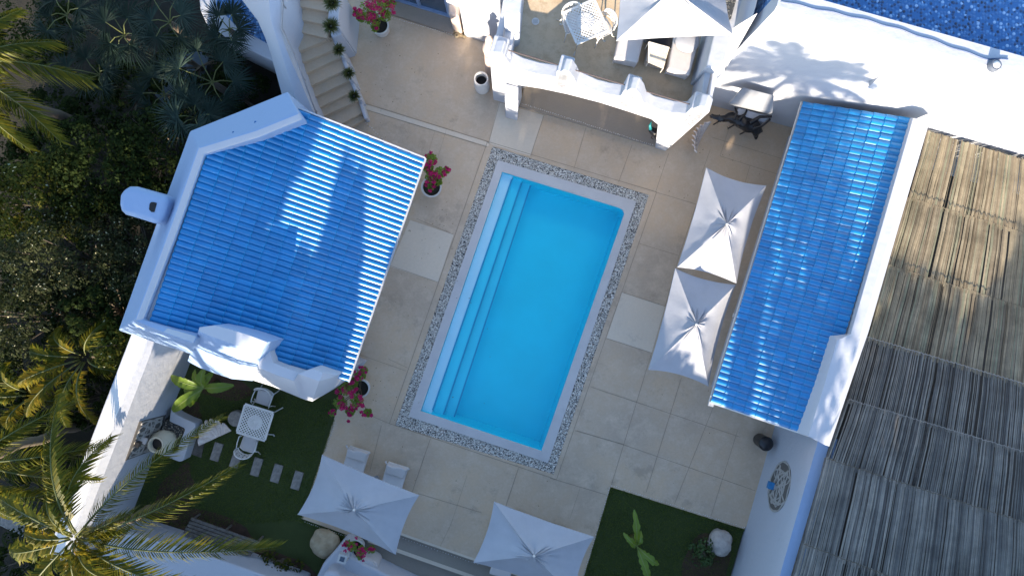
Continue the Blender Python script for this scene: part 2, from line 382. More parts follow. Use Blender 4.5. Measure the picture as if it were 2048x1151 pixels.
for a, b, w in JL:
    if w < .3: continue
    A = P(*a); B = P(*b); d = (B - A).normalized(); n = Vector((-d.y, d.x, 0)) * (w * KPX * .27); k = Vector((0, 0, .008))
    mb.poly([A - n + k, B - n + k, B + n + k, A + n + k])
struct('paving_joints', mb, M_joint)
# gravel band with loose pebbles
mb = MB(); holed(mb, PX(BAND), [PX(COP)], -.035); struct('gravel_bed', mb, M_gravel)
def scatter_in(quad, hole, n):
    xs = [p[0] for p in quad]; ys = [p[1] for p in quad]; out = []
    def inside(p, q):
        s = 0
        for i in range(len(q)):
            a = q[i]; b = q[(i + 1) % len(q)]; c = (b[0] - a[0]) * (p[1] - a[1]) - (b[1] - a[1]) * (p[0] - a[0])
            if c < 0: return False
        return True
    while len(out) < n:
        p = (random.uniform(min(xs), max(xs)), random.uniform(min(ys), max(ys)))
        if inside(p, quad) and not (hole and inside(p, hole)): out.append(p)
    return out
def pebble(mb, c, r):
    a = random.uniform(0, 6.3); vs = []
    for k in range(5):
        t = a + k * 1.2566; q = r * random.uniform(.75, 1.15); vs.append(c + Vector((math.cos(t) * q, math.sin(t) * q * .8, 0)))
    vs.append(c + Vector((0, 0, r * .75)))
    mb.add(vs, [(0, 1, 5), (1, 2, 5), (2, 3, 5), (3, 4, 5), (4, 0, 5)])
mb = MB()
for x, y in scatter_in(BAND, COP, 15000): pebble(mb, P(x, y) + Vector((0, 0, -.03 + random.uniform(0, .012))), random.uniform(.012, .026))
tag(mb.build('pebble_band', M_pebbles), kind='stuff')
# ---------------------------------------------------------------- pool
pl = thing('swimming_pool', P(1046, 622, 0), 'rectangular blue swimming pool with three underwater ledges along its left side', 'swimming pool')
mb = MB(); holed(mb, PX(COP), [PX(POOLR)], .0, -.10); mb.build('coping', M_coping, pl)
mb = MB(); n = len(POOLR); top = PX(POOLR); DEP = -1.25
tv = [Vector((p.x, p.y, -.10)) for p in top]; bv = [Vector((p.x, p.y, DEP)) for p in top]
mb.add(tv + bv, [(i, (i + 1) % n, n + (i + 1) % n, n + i) for i in range(n)] + [tuple(range(n, 2 * n))]); mb.build('basin', M_pool, pl)
L1 = [(1027, 349), (862, 829)]; L2 = [(1046, 356), (884, 837)]; L3 = [(1064, 362), (905, 844)]
prev = [(POOL[0][0] + .5, POOL[0][1]), (POOL[3][0] + .5, POOL[3][1])]
for L_, z, mt in ((L1, -.28, M_poolstep), (L2, -.52, M_poolmid), (L3, -.78, M_poolmid)):
    mb = MB()
    q = [P(*prev[0], -.0), P(*L_[0], z), P(*L_[1], z), P(*prev[1], -.0)]
    for v in q: v.z = z
    mb.prism(q, DEP); st = mb.build('pool_ledge', mt, pl)
    mb = MB(); a = P(*L_[0], z); b = P(*L_[1], z); d = (b - a); mb.bar(a + d * .02 + Vector((0, 0, .004)), b - d * .02 + Vector((0, 0, .004)), .045, .02); mb.build('ledge_nosing', M_poolline, st)
    prev = [L_[0], L_[1]]
mb = MB(); mb.poly([Vector((p.x, p.y, -.13)) for p in top]); struct('pool_water', mb, M_water)
# ---------------------------------------------------------------- lower paving, lawns, soil
mb = MB(); mb.prism(PX([(690, 1028), (735, 1044), (947, 1118), (1157, 1191), (1150, 1240), (950, 1157), (700, 1070)]), -.5)
for v in mb.v[:7]: v.z = -.15
struct('lower_step', mb, M_greystep)
mb = MB(); mb.prism(PX([(700, 1070), (950, 1157), (1180, 1240), (1180, 1500), (500, 1500), (610, 1230)]), -.5)
for v in mb.v[:6]: v.z = -.3
struct('lower_path', mb, M_greystep)
mb = MB()
for a, b, z, w in (((735, 1046), (1157, 1193), .003, .07), ((735, 1083), (1150, 1228), -.146, .11)):
    A = P(*a, z); B = P(*b, z); d = (B - A).normalized(); n = Vector((-d.y, d.x, 0)) * w; mb.poly([A, B, B + n, A + n])
struct('step_edging', mb, M_slab)
mb = MB(); mb.prism(PX([(300, 660), (650, 660), (690, 770), (603, 1036), (720, 1079), (640, 1230), (180, 1230)]), -.5)
for v in mb.v[:7]: v.z = -.03
struct('left_lawn', mb, M_turf)
mb = MB(); mb.prism(PX([(1221, 973), (1489, 1058), (1430, 1260), (1136, 1260)]), -.5)
for v in mb.v[:4]: v.z = -.03
struct('right_lawn', mb, M_turf)
def blob(c, rx, ry, n=26, seed=0, rot=0):
    out = []
    for k in range(n):
        t = 2 * math.pi * k / n; q = 1 + .25 * noise.noise(Vector((math.cos(t) * 1.7 + seed, math.sin(t) * 1.7, seed * .7)))
        x = math.cos(t) * rx * q; y = math.sin(t) * ry * q; out.append((c[0] + x * math.cos(rot) - y * math.sin(rot), c[1] + x * math.sin(rot) + y * math.cos(rot)))
    return out
mb = MB()
for i, (c, rx, ry, ro) in enumerate([((345, 1000), 34, 75, .35), ((420, 1052), 90, 26, .3), ((560, 1130), 75, 22, .3), ((445, 775), 55, 24, .2), ((375, 850), 22, 50, .4), ((1415, 1130), 45, 60, .2)]):
    pts = PX(blob(c, rx, ry, seed=i + 1, rot=ro)); zz = -.03 + .005 + i * .0005
    mb.poly([Vector((p.x, p.y, zz)) for p in pts][::-1])
M_redsoil = plain('reddish_bed_soil', (.085, .045, .028), .95, (.045, .028, .018), 6, .8, .03, 25)
struct('bed_soil', mb, M_redsoil)
def tufts(mb, pts, zz, h=.045):
    for x, y in pts:
        c = P(x, y, zz); a = random.uniform(0, 6.3); l = Vector((math.cos(a), math.sin(a), 0)); w = Vector((-l.y, l.x, 0)) * .008
        t = c + l * random.uniform(.02, .05) + Vector((0, 0, h * random.uniform(.5, 1.1))); mb.add([c - w, c + w, t], [(0, 1, 2)])
mb = MB(); tufts(mb, scatter_in([(330, 760), (668, 800), (600, 1040), (270, 1060)], None, 26000), -.03)
tag(mb.build('grass_left', M_blade), kind='stuff')
mb = MB(); tufts(mb, scatter_in([(1223, 978), (1484, 1060), (1445, 1190), (1165, 1170)], None, 12000), -.03)
tag(mb.build('grass_right', M_blade), kind='stuff')
mb = MB(); ep = []
for a_, b_, nn_ in (((1223, 975), (1488, 1059), 900), ((1222, 975), (1160, 1180), 700), ((668, 838), (604, 1036), 800), ((600, 1040), (700, 1078), 300)):
    for i in range(nn_):
        t = random.random(); q = abs(random.gauss(0, 1.6)); sx = (1 if a_[0] < 1000 else 0)
        ep.append((lerp(a_[0], b_[0], t) + random.uniform(-1.5, 1.5), lerp(a_[1], b_[1], t) + random.uniform(-1.8, 1.8)))
tufts(mb, ep, -.01, .05); tag(mb.build('edge_grass', M_blade), kind='stuff')
M_litter = island('dry_leaf', [(.10, .06, .02), (.18, .12, .04), (.06, .05, .02)], .8)
mb = MB()
for i in range(260):
    c_ = random.choice([(870, 430, 45), (740, 790, 45), (700, 230, 60), (770, 110, 70), (1480, 330, 60), (1230, 700, 160), (900, 980, 130), (850, 560, 70)])
    x_, y_ = random.gauss(c_[0], c_[2]), random.gauss(c_[1], c_[2])
    p = P(x_, y_, .006); a = random.uniform(0, 6.3); r = random.uniform(.008, .024); u = Vector((math.cos(a), math.sin(a), 0)) * r; w = Vector((-u.y, u.x, 0)) * .5
    if 985 < x_ < 1300 and 300 < y_ < 950: continue
    mb.add([p - u, p + w + Vector((0, 0, .006)), p + u, p - w], [(0, 3, 2, 1)])
tag(mb.build('leaf_litter', M_litter), kind='stuff')
# rows of small white pebbles set into paving edges
mb = MB()
for a, b, z, n in (((1224, 970), (1489, 1054), .004, 62), ((1219, 975), (1160, 1175), .004, 44), ((670, 845), (650, 905), .004, 16), ((1040, 206), (1305, 290), .125, 66), ((610, 1043), (690, 1071), .002, 20), ((800, 1074), (955, 1127), -.147, 28), ((727, 241), (820, 330), .003, 24), ((785, 36), (903, 69), .14, 26)):
    for i in range(n):
        p = P(lerp(a[0], b[0], i / (n - 1)), lerp(a[1], b[1], i / (n - 1)), z); pebble(mb, p + Vector((random.uniform(-.01, .01), random.uniform(-.01, .01), 0)), random.uniform(.013, .021))
tag(mb.build('pebble_inlay', M_whitepeb), kind='stuff')
# ---------------------------------------------------------------- tile roof surface
def tile_roof(name, O, dt, ds, slope, T, Sl, pt, ps, inside, parent, z0, amp=.045):
    """dt up the slope, ds along the eave (unit world vectors); barrels run along dt"""
    mb = MB(); mb.col = []
    nt_ = int(round(T / pt)); ns = int(round(Sl / ps)); sub = 8
    tl = []
    for i in range(nt_): tl += [(i, 0.0), (i, .05), (i, .055), (i, .99)]
    cols = ns * sub + 1; rnd = random.Random(3)
    tint = {(i, j): rnd.uniform(.88, 1.10) for i in range(nt_) for j in range(-1, ns + 1)}
    jit = {(i, j): rnd.uniform(-.006, .006) for i in range(nt_) for j in range(-1, ns + 1)}
    for i, fr in tl:
        for k in range(cols):
            s = k / sub * ps; j = int(k // sub); ph = (k % sub) / sub
            t = (i + fr) * pt
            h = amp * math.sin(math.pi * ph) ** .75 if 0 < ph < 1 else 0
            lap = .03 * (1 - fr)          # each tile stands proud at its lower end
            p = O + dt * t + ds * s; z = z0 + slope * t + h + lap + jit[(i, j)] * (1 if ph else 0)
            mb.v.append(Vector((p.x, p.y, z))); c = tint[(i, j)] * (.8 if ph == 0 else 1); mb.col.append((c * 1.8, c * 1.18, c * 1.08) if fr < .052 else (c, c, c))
    for r in range(len(tl) - 1):
        t = (tl[r][0] + .5) * pt
        for k in range(cols - 1):
            s = (k + .5) / sub * ps
            if inside(t, s): a = r * cols + k; mb.f.append((a, a + 1, a + cols + 1, a + cols))
    o = mb.build(name, M_tile, parent, auto=50); return o
Kp = KPX
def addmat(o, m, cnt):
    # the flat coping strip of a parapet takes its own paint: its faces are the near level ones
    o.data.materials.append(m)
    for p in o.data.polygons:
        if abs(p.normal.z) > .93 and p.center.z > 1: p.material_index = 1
# ---------------------------------------------------------------- left house
lh = thing('tiled_house', P(560, 480, 0), 'white house with square blue tiled roof and thick rounded parapets beside the pool', 'house')
E0 = P(850, 318, 2.75); E1 = P(697, 762, 2.75); ds = Vector(((E1 - E0).x, (E1 - E0).y, 0)); SL = ds.length; ds.normalize(); dt = Vector((ds.y, -ds.x, 0))
if dt.x > 0: dt = -dt
ZS = .347; TT = 316 * Kp
def zroof(t): return 2.75 + ZS * t
def ins_l(t, s): return t <= TT and s <= SL + .001 and not (t > 208 * Kp and s < (t - 208 * Kp) / (107 * Kp) * 122 * Kp)
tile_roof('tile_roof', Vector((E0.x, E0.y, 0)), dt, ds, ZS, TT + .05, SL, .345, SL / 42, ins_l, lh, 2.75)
def lroof(t, s, dz=0): p = Vector((E0.x, E0.y, 0)) + dt * t + ds * s; return Vector((p.x, p.y, zroof(t) + dz))
mb = MB(); pts = [lroof(.03, .03, -.05), lroof(.03, SL - .03, -.05), lroof(TT + .05, SL - .03, -.05), lroof(TT + .05, 124 * Kp, -.05), lroof(208 * Kp, .03, -.05)]
n = len(pts); mb.add(pts + [p - Vector((0, 0, .16)) for p in pts], [tuple(range(n)), tuple(range(2 * n - 1, n - 1, -1))] + [(i, i + n, (i + 1) % n + n, (i + 1) % n) for i in range(n)])
mb.build('roof_slab', M_white, lh)
mb = MB()
mb.bar(lroof(-.012, -.02, -.02), lroof(-.012, SL + .02, -.02), .035, .07); mb.bar(lroof(0, -.022, .01), lroof(208 * Kp, -.022, .01), .035, .07)
mb.build('eave_trim', M_white, lh)
q = [lroof(.45, .35), lroof(.45, SL - .35), lroof(TT, SL - .3), lroof(TT, 140 * Kp), lroof(208 * Kp, .35)]
mb = MB(); mb.prism([Vector((p.x, p.y, p.z - .22)) for p in q], -.5); mb.build('wall', M_white, lh)
mb = MB()
out = [(575, 183, 3.7), (480, 222, 3.3), (380, 262, 3.0), (310, 455, 3.0), (237, 660, 3.0), (310, 684, 3.0), (384, 708, 3.0)]
tpo = [(597, 226, 4.2), (512, 260, 4.4), (396, 295, 4.5), (337, 462, 4.5), (269, 640, 4.5), (326, 664, 4.5), (388, 686, 4.5)]
tpi = [(606, 238, 4.15), (516, 275, 4.35), (408, 309, 4.45), (352, 467, 4.45), (286, 639, 4.45), (335, 656, 4.45), (394, 673, 4.45)]
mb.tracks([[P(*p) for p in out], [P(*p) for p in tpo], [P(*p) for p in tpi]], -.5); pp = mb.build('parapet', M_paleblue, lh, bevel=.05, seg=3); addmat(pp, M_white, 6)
def block(top, name, mat, par, zb, bev=.05, seg=3, **k):
    mb = MB(); mb.prism([P(*p) for p in top], zb); return mb.build(name, mat, par, bevel=bev, seg=seg, **k)
def ridge(name, front, back, low):
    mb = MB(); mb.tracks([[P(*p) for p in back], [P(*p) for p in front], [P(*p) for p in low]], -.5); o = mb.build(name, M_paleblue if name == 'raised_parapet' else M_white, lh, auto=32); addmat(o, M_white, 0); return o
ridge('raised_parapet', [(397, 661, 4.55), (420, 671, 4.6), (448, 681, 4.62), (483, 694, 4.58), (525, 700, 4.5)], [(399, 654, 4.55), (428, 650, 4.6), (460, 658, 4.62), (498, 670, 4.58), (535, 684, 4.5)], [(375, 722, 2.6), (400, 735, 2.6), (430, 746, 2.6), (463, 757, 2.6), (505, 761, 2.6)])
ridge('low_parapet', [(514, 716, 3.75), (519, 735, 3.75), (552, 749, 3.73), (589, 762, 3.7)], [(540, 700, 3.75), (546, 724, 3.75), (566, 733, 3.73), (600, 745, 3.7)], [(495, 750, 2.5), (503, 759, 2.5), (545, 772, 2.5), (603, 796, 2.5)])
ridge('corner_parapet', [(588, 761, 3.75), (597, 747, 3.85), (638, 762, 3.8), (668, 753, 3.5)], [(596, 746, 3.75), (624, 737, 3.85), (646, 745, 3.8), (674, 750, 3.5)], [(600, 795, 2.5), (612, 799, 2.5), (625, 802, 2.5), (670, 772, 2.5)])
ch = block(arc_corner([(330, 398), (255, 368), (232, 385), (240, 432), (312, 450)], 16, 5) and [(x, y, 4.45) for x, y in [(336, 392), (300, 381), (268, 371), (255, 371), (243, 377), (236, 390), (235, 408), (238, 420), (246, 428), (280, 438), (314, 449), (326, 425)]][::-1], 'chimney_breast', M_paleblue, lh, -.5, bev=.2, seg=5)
ring = [(299, 408), (302, 404), (308, 404), (314, 406), (309, 424), (303, 424), (298, 419)]
mb = MB(); mb.poly([P(x, y, 4.456) for x, y in ring][::-1]); mb.build('flue_opening', M_darkin, ch)
mb = MB(); mb.poly([P(x, y, 4.47) for x, y in [(450, 673), (460, 674), (467, 679), (456, 678)]]); 
# ---------------------------------------------------------------- garden wall bottom left
gw = thing('garden_wall', P(300, 900, 0), 'long white garden wall with weathered pinkish top below the tiled house', 'wall')
GW = Wall((363, 768), (299, 934))
def gwp(t, off, z): return GW.at(t, z, off)
mb = MB(); T0, T1 = -1.6, 4.5
ts = [lerp(T0, T1, k / 10) for k in range(11)]
mb.tracks([[gwp(t, 0, 2.55) for t in ts], [gwp(t, -.1, 2.7) for t in ts], [gwp(t, -.55, 2.72) for t in ts]][::-1], -.5)
mb.build('wall_body', M_white, gw, auto=30)
mb = MB(); mb.tracks([[gwp(t, -.52, 2.727) for t in ts], [gwp(t, -.16, 2.727) for t in ts]], 2.6); mb.build('wall_top', M_white_dirty, gw)
# white planter against the wall
plt = thing('planter_bed', P(355, 880, 0), 'white rounded planter bed filled with gravel against the garden wall', 'planter')
Zp = .45
outp = [(341, 818), (352, 828), (372, 838), (390, 845), (391, 851), (376, 890), (366, 921), (358, 923), (330, 912), (302, 902)]
inp = [(338, 842), (346, 846), (358, 851), (368, 856), (369, 860), (361, 880), (354, 902), (350, 903), (332, 897), (322, 893)]
mb = MB(); A = [P(x, y, Zp) for x, y in outp]; B = [P(x, y, Zp) for x, y in inp]
mb.tracks([A, B], -.03); mb.build('planter_rim', M_white, plt, bevel=.04)
mb = MB(); mb.prism([P(x, y, .3) for x, y in [(330, 838), (370, 856), (354, 903), (312, 893)]][::-1], -.03); mb.build('gravel_fill', pebble_mat('planter_gravel', [(0, (.12, .10, .08)), (.4, (.3, .26, .2)), (.7, (.5, .45, .36)), (.9, (.08, .07, .06))], 22), plt)
# ---------------------------------------------------------------- knot murals (carved relief panels)
M_knotbg = plain('mural_grey', (.14, .13, .12), .8, bs=.3); M_knot = plain('mural_band', (.42, .40, .37), .7)
def knot(root, W_, fn, loops, w, base, lift=.035):
    for li, L_ in enumerate(loops):
        mb = MB()
        pts = [fn(u, v) for u, v in L_]; m = len(pts)
        vs = []; nrm = W_.n
        for i in range(m):
            d = (pts[(i + 1) % m] - pts[i - 1]).normalized(); b = d.cross(nrm).normalized(); up = .012 * math.sin(i * .9 + li)
            vs += [pts[i] + b * w + nrm * (lift + up - .02), pts[i] + nrm * (lift + up), pts[i] - b * w + nrm * (lift + up - .02)]
        fs = []
        for i in range(m):
            j = (i + 1) % m
            fs += [(3 * i, 3 * i + 1, 3 * j + 1, 3 * j), (3 * i + 1, 3 * i + 2, 3 * j + 2, 3 * j + 1)]
        mb.add(vs, fs); mb.build('knot_band', M_knot, root, smooth=True)
def liss(a, b, ph, sx, sy, cx=0, cy=0, n=90, rot=0):
    o = []
    for k in range(n):
        t = 2 * math.pi * k / n; x = sx * math.sin(a * t + ph); y = sy * math.sin(b * t); o.append((cx + x * math.cos(rot) - y * math.sin(rot), cy + x * math.sin(rot) + y * math.cos(rot)))
    return o
c4 = [GW.on(331, 829, .0), GW.on(278, 842, 0), GW.on(250, 920, 0), GW.on(310, 898, 0)]
def fdia(u, v): # u,v in -1..1
    a = (u + 1) / 2; b = (v + 1) / 2; return (c4[0] * (1 - a) * (1 - b) + c4[1] * a * (1 - b) + c4[2] * a * b + c4[3] * (1 - a) * b)
mu = thing('knot_mural', fdia(0, 0) + Vector((0, 0, 0)), 'diamond shaped grey knotwork relief on the garden wall behind the urn', 'wall relief')
mb = MB(); fr = [p + GW.n * .015 for p in c4]; mb.add(fr + [p - GW.n * .02 for p in c4], [(0, 1, 2, 3), (0, 4, 5, 1), (1, 5, 6, 2), (2, 6, 7, 3), (3, 7, 4, 0)]); mb.build('panel', M_knotbg, mu)
knot(mu, GW, fdia, [liss(3, 2, 0, .82, .42, 0, -.5), liss(3, 2, 0, .82, .42, 0, .5), liss(2, 3, 1.57, .35, .9), liss(1, 2, 0, .8, .35, 0, -.45, rot=.2)], .03, 0)
lm = thing('wall_lamp', GW.on(268, 884, .05), 'small black boxed lamp on a pale bracket over the diamond mural', 'lamp')
mb = MB(); p = GW.on(268, 884, .0); mb.box(p + GW.n * .12, (.12, .14, .16), math.atan2(GW.n.y, GW.n.x)); mb.build('lamp_body', M_black, lm, bevel=.01)
mb = MB(); mb.box(p + GW.n * .08 - Vector((0, 0, .35)), (.16, .16, .10), math.atan2(GW.n.y, GW.n.x)); mb.box(p + GW.n * .03 - Vector((0, 0, .2)), (.06, .1, .4), math.atan2(GW.n.y, GW.n.x)); mb.build('bracket', M_cush, lm, bevel=.01)
# ---------------------------------------------------------------- low wall at the bottom left, bottom centre
lw = thing('low_white_wall', P(400, 1120, 0), 'low broad white wall running along the bottom left behind the bench', 'wall')
mb = MB(); mb.tracks([[P(222, 1050, 1.0), P(262, 1063, 1.0), P(330, 1085, 1.0), P(450, 1122, 1.0), P(600, 1175, 1.0)], [P(180, 1190, 1.05), P(240, 1230, 1.05), P(320, 1255, 1.05), P(440, 1290, 1.05), P(590, 1330, 1.05)]][::-1], -.5); mb.build('wall_body', M_white, lw, bevel=.06)
sc = thing('corner_seat_wall', P(700, 1130, 0), 'white sculpted low wall at the bottom edge below the left parasol', 'wall')
block([(690, 1077, .55), (706, 1085, .55), (703, 1112, .55), (730, 1127, .55), (780, 1152, .55), (900, 1210, .55), (700, 1400, .6), (560, 1300, .6), (632, 1155, .6), (645, 1128, .6)][::-1], 'wall_body', M_white, sc, -.5, bev=.09, seg=4)
block([(643, 1160, 1.15), (650, 1141, 1.15), (672, 1143, 1.15), (684, 1158, 1.15), (740, 1178, 1.15), (780, 1300, 1.15), (600, 1300, 1.15)][::-1], 'raised_block', M_white, sc, -.5, bev=.12, seg=4)
# ---------------------------------------------------------------- wall on the right with oval relief
rw = thing('side_wall', P(1560, 1000, 0), 'tall white wall at the bottom right carrying the oval relief', 'wall')
RW = Wall((1545, 868), (1465, 1149))
mb = MB(); ts = [lerp(-.6, 8.5, k / 8) for k in range(9)]
mb.tracks([[RW.at(t, 2.35, 0) for t in ts], [RW.at(t, 2.56, -.08) for t in ts], [RW.at(t, 2.66, -.5) for t in ts]], -.5)
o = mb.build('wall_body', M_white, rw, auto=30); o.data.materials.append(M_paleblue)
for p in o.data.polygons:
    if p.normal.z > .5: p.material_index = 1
def fov(cx, cy, ax, ay, t): return RW.on(cx + ax * math.cos(t), cy + ay * math.sin(t), 0)
oc = RW.on(1559, 972, 0); o_up = RW.on(1563, 1024, 0)
uu = RW.d; vv = Vector((0, 0, 1)); e1 = [(RW.on(x, y) - oc) for x, y in ((1571, 922), (1547, 1023), (1538, 985), (1580, 950))]
mb = MB(); n = 40
AL = abs((e1[1] - e1[0]).dot(uu)) / 2 * 1.0
ring = []
tilt_u = 0.0
HV = 1.0
def fova(u, v):   # oval in the wall plane: u along wall, v up
    return oc + uu * (u * AL) + vv * (v * HV * .62)
def fd(u, v):
    r = math.hypot(u, v); return fova(u, v)
ring = [fova(math.cos(2 * math.pi * k / n), math.sin(2 * math.pi * k / n)) for k in range(n)]
ov = thing('oval_relief', oc, 'oval grey knotwork relief on the tall wall at the bottom right', 'wall relief')
mb.add([p + RW.n * .015 for p in ring] + [p - RW.n * .02 for p in ring], [tuple(range(n))] + [(i, i + n, (i + 1) % n + n, (i + 1) % n) for i in range(n)]); mb.build('panel', M_knotbg, ov)
knot(ov, RW, fova, [[(.97 * math.cos(2 * math.pi * k / 60), .97 * math.sin(2 * math.pi * k / 60)) for k in range(60)], liss(3, 2, 0, .55, .62, 0, 0, rot=1.57), liss(1, 2, 0, .6, .8), liss(2, 1, .6, .75, .5), liss(2, 3, 1.57, .7, .45)], .03, 0)
wl = thing('blue_wall_lamp', RW.on(1548, 972, .05), 'small blue box lamp fixed on the oval relief', 'lamp')
mb = MB(); p = RW.on(1549, 972); mb.box(p + RW.n * .11, (.16, .2, .14), math.atan2(RW.n.y, RW.n.x)); mb.build('lamp_body', plain('lamp_blue', (.03, .22, .5), .5), wl, bevel=.015)
mb = MB(); mb.box(p + RW.n * .02, (.04, .12, .3), math.atan2(RW.n.y, RW.n.x)); mb.build('bracket', M_pole, wl)
# ---------------------------------------------------------------- right house with its long tile roof
rh = thing('long_tiled_house', P(1650, 540, 0), 'long narrow white building with blue tiled roof between the parasols and the reed roof', 'house')
F0 = P(1605, 203, 2.6); F1 = P(1420, 803, 2.6); fs_ = Vector(((F1 - F0).x, (F1 - F0).y, 0)); FL = fs_.length; fs_.normalize(); ft = Vector((-fs_.y, fs_.x, 0))
if ft.x < 0: ft = -ft
FT = 156 * Kp; FZ = .44
def rroof(t, s, dz=0): p = Vector((F0.x, F0.y, 0)) + ft * t + fs_ * s; return Vector((p.x, p.y, 2.6 + FZ * t + dz))
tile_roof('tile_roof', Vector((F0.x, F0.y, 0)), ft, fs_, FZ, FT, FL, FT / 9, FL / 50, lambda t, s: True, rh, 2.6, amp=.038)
mb = MB(); pts = [rroof(.03, 0.02, -.05), rroof(.03, FL - .02, -.05), rroof(FT + .1, FL - .02, -.05), rroof(FT + .1, .02, -.05)]; n = 4
mb.add(pts + [p - Vector((0, 0, .14)) for p in pts], [tuple(range(n)), tuple(range(2 * n - 1, n - 1, -1))] + [(i, i + n, (i + 1) % n + n, (i + 1) % n) for i in range(n)]); mb.build('roof_slab', M_white, rh)
mb = MB(); mb.bar(rroof(-.01, 0, -.04), rroof(-.01, FL, -.04), .02, .05); mb.bar(rroof(0, FL + .015, -.02), rroof(FT, FL + .015, -.02), .03, .07); mb.build('eave_trim', M_potw, rh)
mb = MB(); q = [rroof(.75, .1), rroof(.75, FL - .25), rroof(FT + .2, FL - .25), rroof(FT + .2, .1)]; mb.prism([Vector((p.x, p.y, p.z - .2)) for p in q], -.5); mb.build('wall', M_white, rh)
mb = MB()
mb.tracks([[P(1823, 236, 3.7), P(1760, 450, 3.7), P(1697, 668, 3.7), P(1668, 672, 3.72), P(1640, 770, 3.8), P(1605, 868, 3.8)], [P(1826, 236, 3.95), P(1764, 450, 3.95), P(1701, 668, 3.95), P(1674, 680, 3.95), P(1647, 775, 3.95), P(1617, 872, 3.9)],
           [P(1848, 240, 3.98), P(1787, 450, 3.98), P(1724, 660, 3.98), P(1705, 725, 3.98), P(1683, 793, 3.9), P(1652, 890, 3.75)], [P(1859, 244, 3.7), P(1798, 452, 3.7), P(1737, 664, 3.7), P(1714, 730, 3.7), P(1690, 800, 3.65), P(1659, 892, 3.55)]], -.5)
mb.build('parapet', M_white, rh, bevel=.05, seg=3)
mb = MB()
for x, y in ((1474, 632),): mb.box(P(x, y, 2.3), (.22, .10, .06), -.3)
mb.build('gutter_spout', M_potw, rh); mb = MB(); mb.box(P(1422, 808, 2.45), (.14, .1, .06), -.3); mb.build('gutter_spout', M_potw, rh)
# ---------------------------------------------------------------- tall facade top right
fa = thing('tall_white_building', P(1750, 150, 0), 'tall white building wall with palm shadow and blue gravel roof at the top right', 'building')
FA = Wall((1440, 215), (2000, 372))
u1 = 16.0; u0 = -.9
mb = MB()
tp = lambda u: 6.5 - .0 * u
mb.tracks([[FA.at(u, 6.44) for u in (u0, 3, 8, u1)], [FA.at(u, 6.5, -.05) for u in (u0, 3, 8, u1)], [FA.at(u, 6.5, -.42) for u in (u0, 3, 8, u1)]], -.5); mb.build('front_wall', M_white, fa, auto=30)
mb = MB(); mb.prism([FA.at(u0, 6.02, -.42), FA.at(u1, 6.02, -.42), FA.at(u1, 6.02, -12), FA.at(u0, 6.02, -12)], -.5); mb.build('gravel_roof', M_roofgravel, fa)
mb = MB()
def onf(x, y, off=0): return FA.on(x, y, off)
# recessed slot and small vent on the wall
nq = [(1762, 151), (1873, 182), (1848, 196), (1739, 163)]
a, b, c, d = [onf(x, y) for x, y in nq]
def niche(name, pts, par, depth, mat, rim):
    mb = MB(); f = [p + FA.n * .012 for p in pts]; i_ = [p + (sum(pts, Vector()) / 4 - p) * .0 + FA.n * depth for p in pts]
    mb.add(f + i_, [(4, 5, 6, 7), (0, 1, 5, 4), (1, 2, 6, 5), (2, 3, 7, 6), (3, 0, 4, 7)]); return mb.build(name, mat, par, auto=20)
mb = MB(); hood = [a, b, b + FA.n * .02, a + FA.n * .02]
lo = [d, c]; mb.add([a + FA.n * .002, b + FA.n * .002, c + FA.n * .16, d + FA.n * .16, c + FA.n * .002, d + FA.n * .002], [(0, 1, 2, 3), (3, 2, 4, 5), (0, 3, 5), (1, 4, 2)]); mb.build('window_sill', M_white, fa)
v1 = [onf(*p) for p in ((1984, 213), (1994, 216), (1986, 222), (1976, 218))]
mb = MB(); fr = [onf(*p) for p in ((1979, 207), (2012, 217), (1990, 233), (1957, 222))]
mb.add([p + FA.n * .003 for p in fr] + [p + FA.n * .07 for p in v1], [(0, 1, 5, 4), (1, 2, 6, 5), (2, 3, 7, 6), (3, 0, 4, 7), (4, 5, 6, 7)]); mb.build('vent_cover', M_white, fa)
mb = MB(); cc = sum(v1, Vector()) / 4; mb.add([p + (cc - p) * .25 + FA.n * .075 for p in v1], [(0, 1, 2, 3)]); mb.build('vent_grille', M_pole, fa)
mb = MB(); cpts = []
for k in range(60):
    u = lerp(-.85, 3.8, k / 59); cpts.append(FA.at(u, 6.515, -.22 - .05 * math.sin(u * 1.3) - .012 * math.sin(u * 9) + (-.10 * max(0, (u - 3.4) / .4))))
mb.tube(cpts, .014, 6); tag(mb.build('roof_cable', M_cable), 'thin dark blue cable running along the roof parapet of the tall building', 'cable')
sp = thing('roof_spotlight', P(1985, 133, 6.5), 'small round spotlight on the parapet above the facade vent', 'lamp')
mb = MB(); mb.lathe(P(1985, 133, 6.5), [(.12, 0), (.12, .06), (.10, .12), (.085, .12)], 20); mb.build('lamp_housing', plain('spot_grey', (.12, .14, .18), .4), sp, smooth=False)
mb = MB(); mb.lathe(P(1985, 133, 6.5), [(.075, .122), (.05, .14), (.03, .145)], 20); mb.build('lens', M_potw, sp)
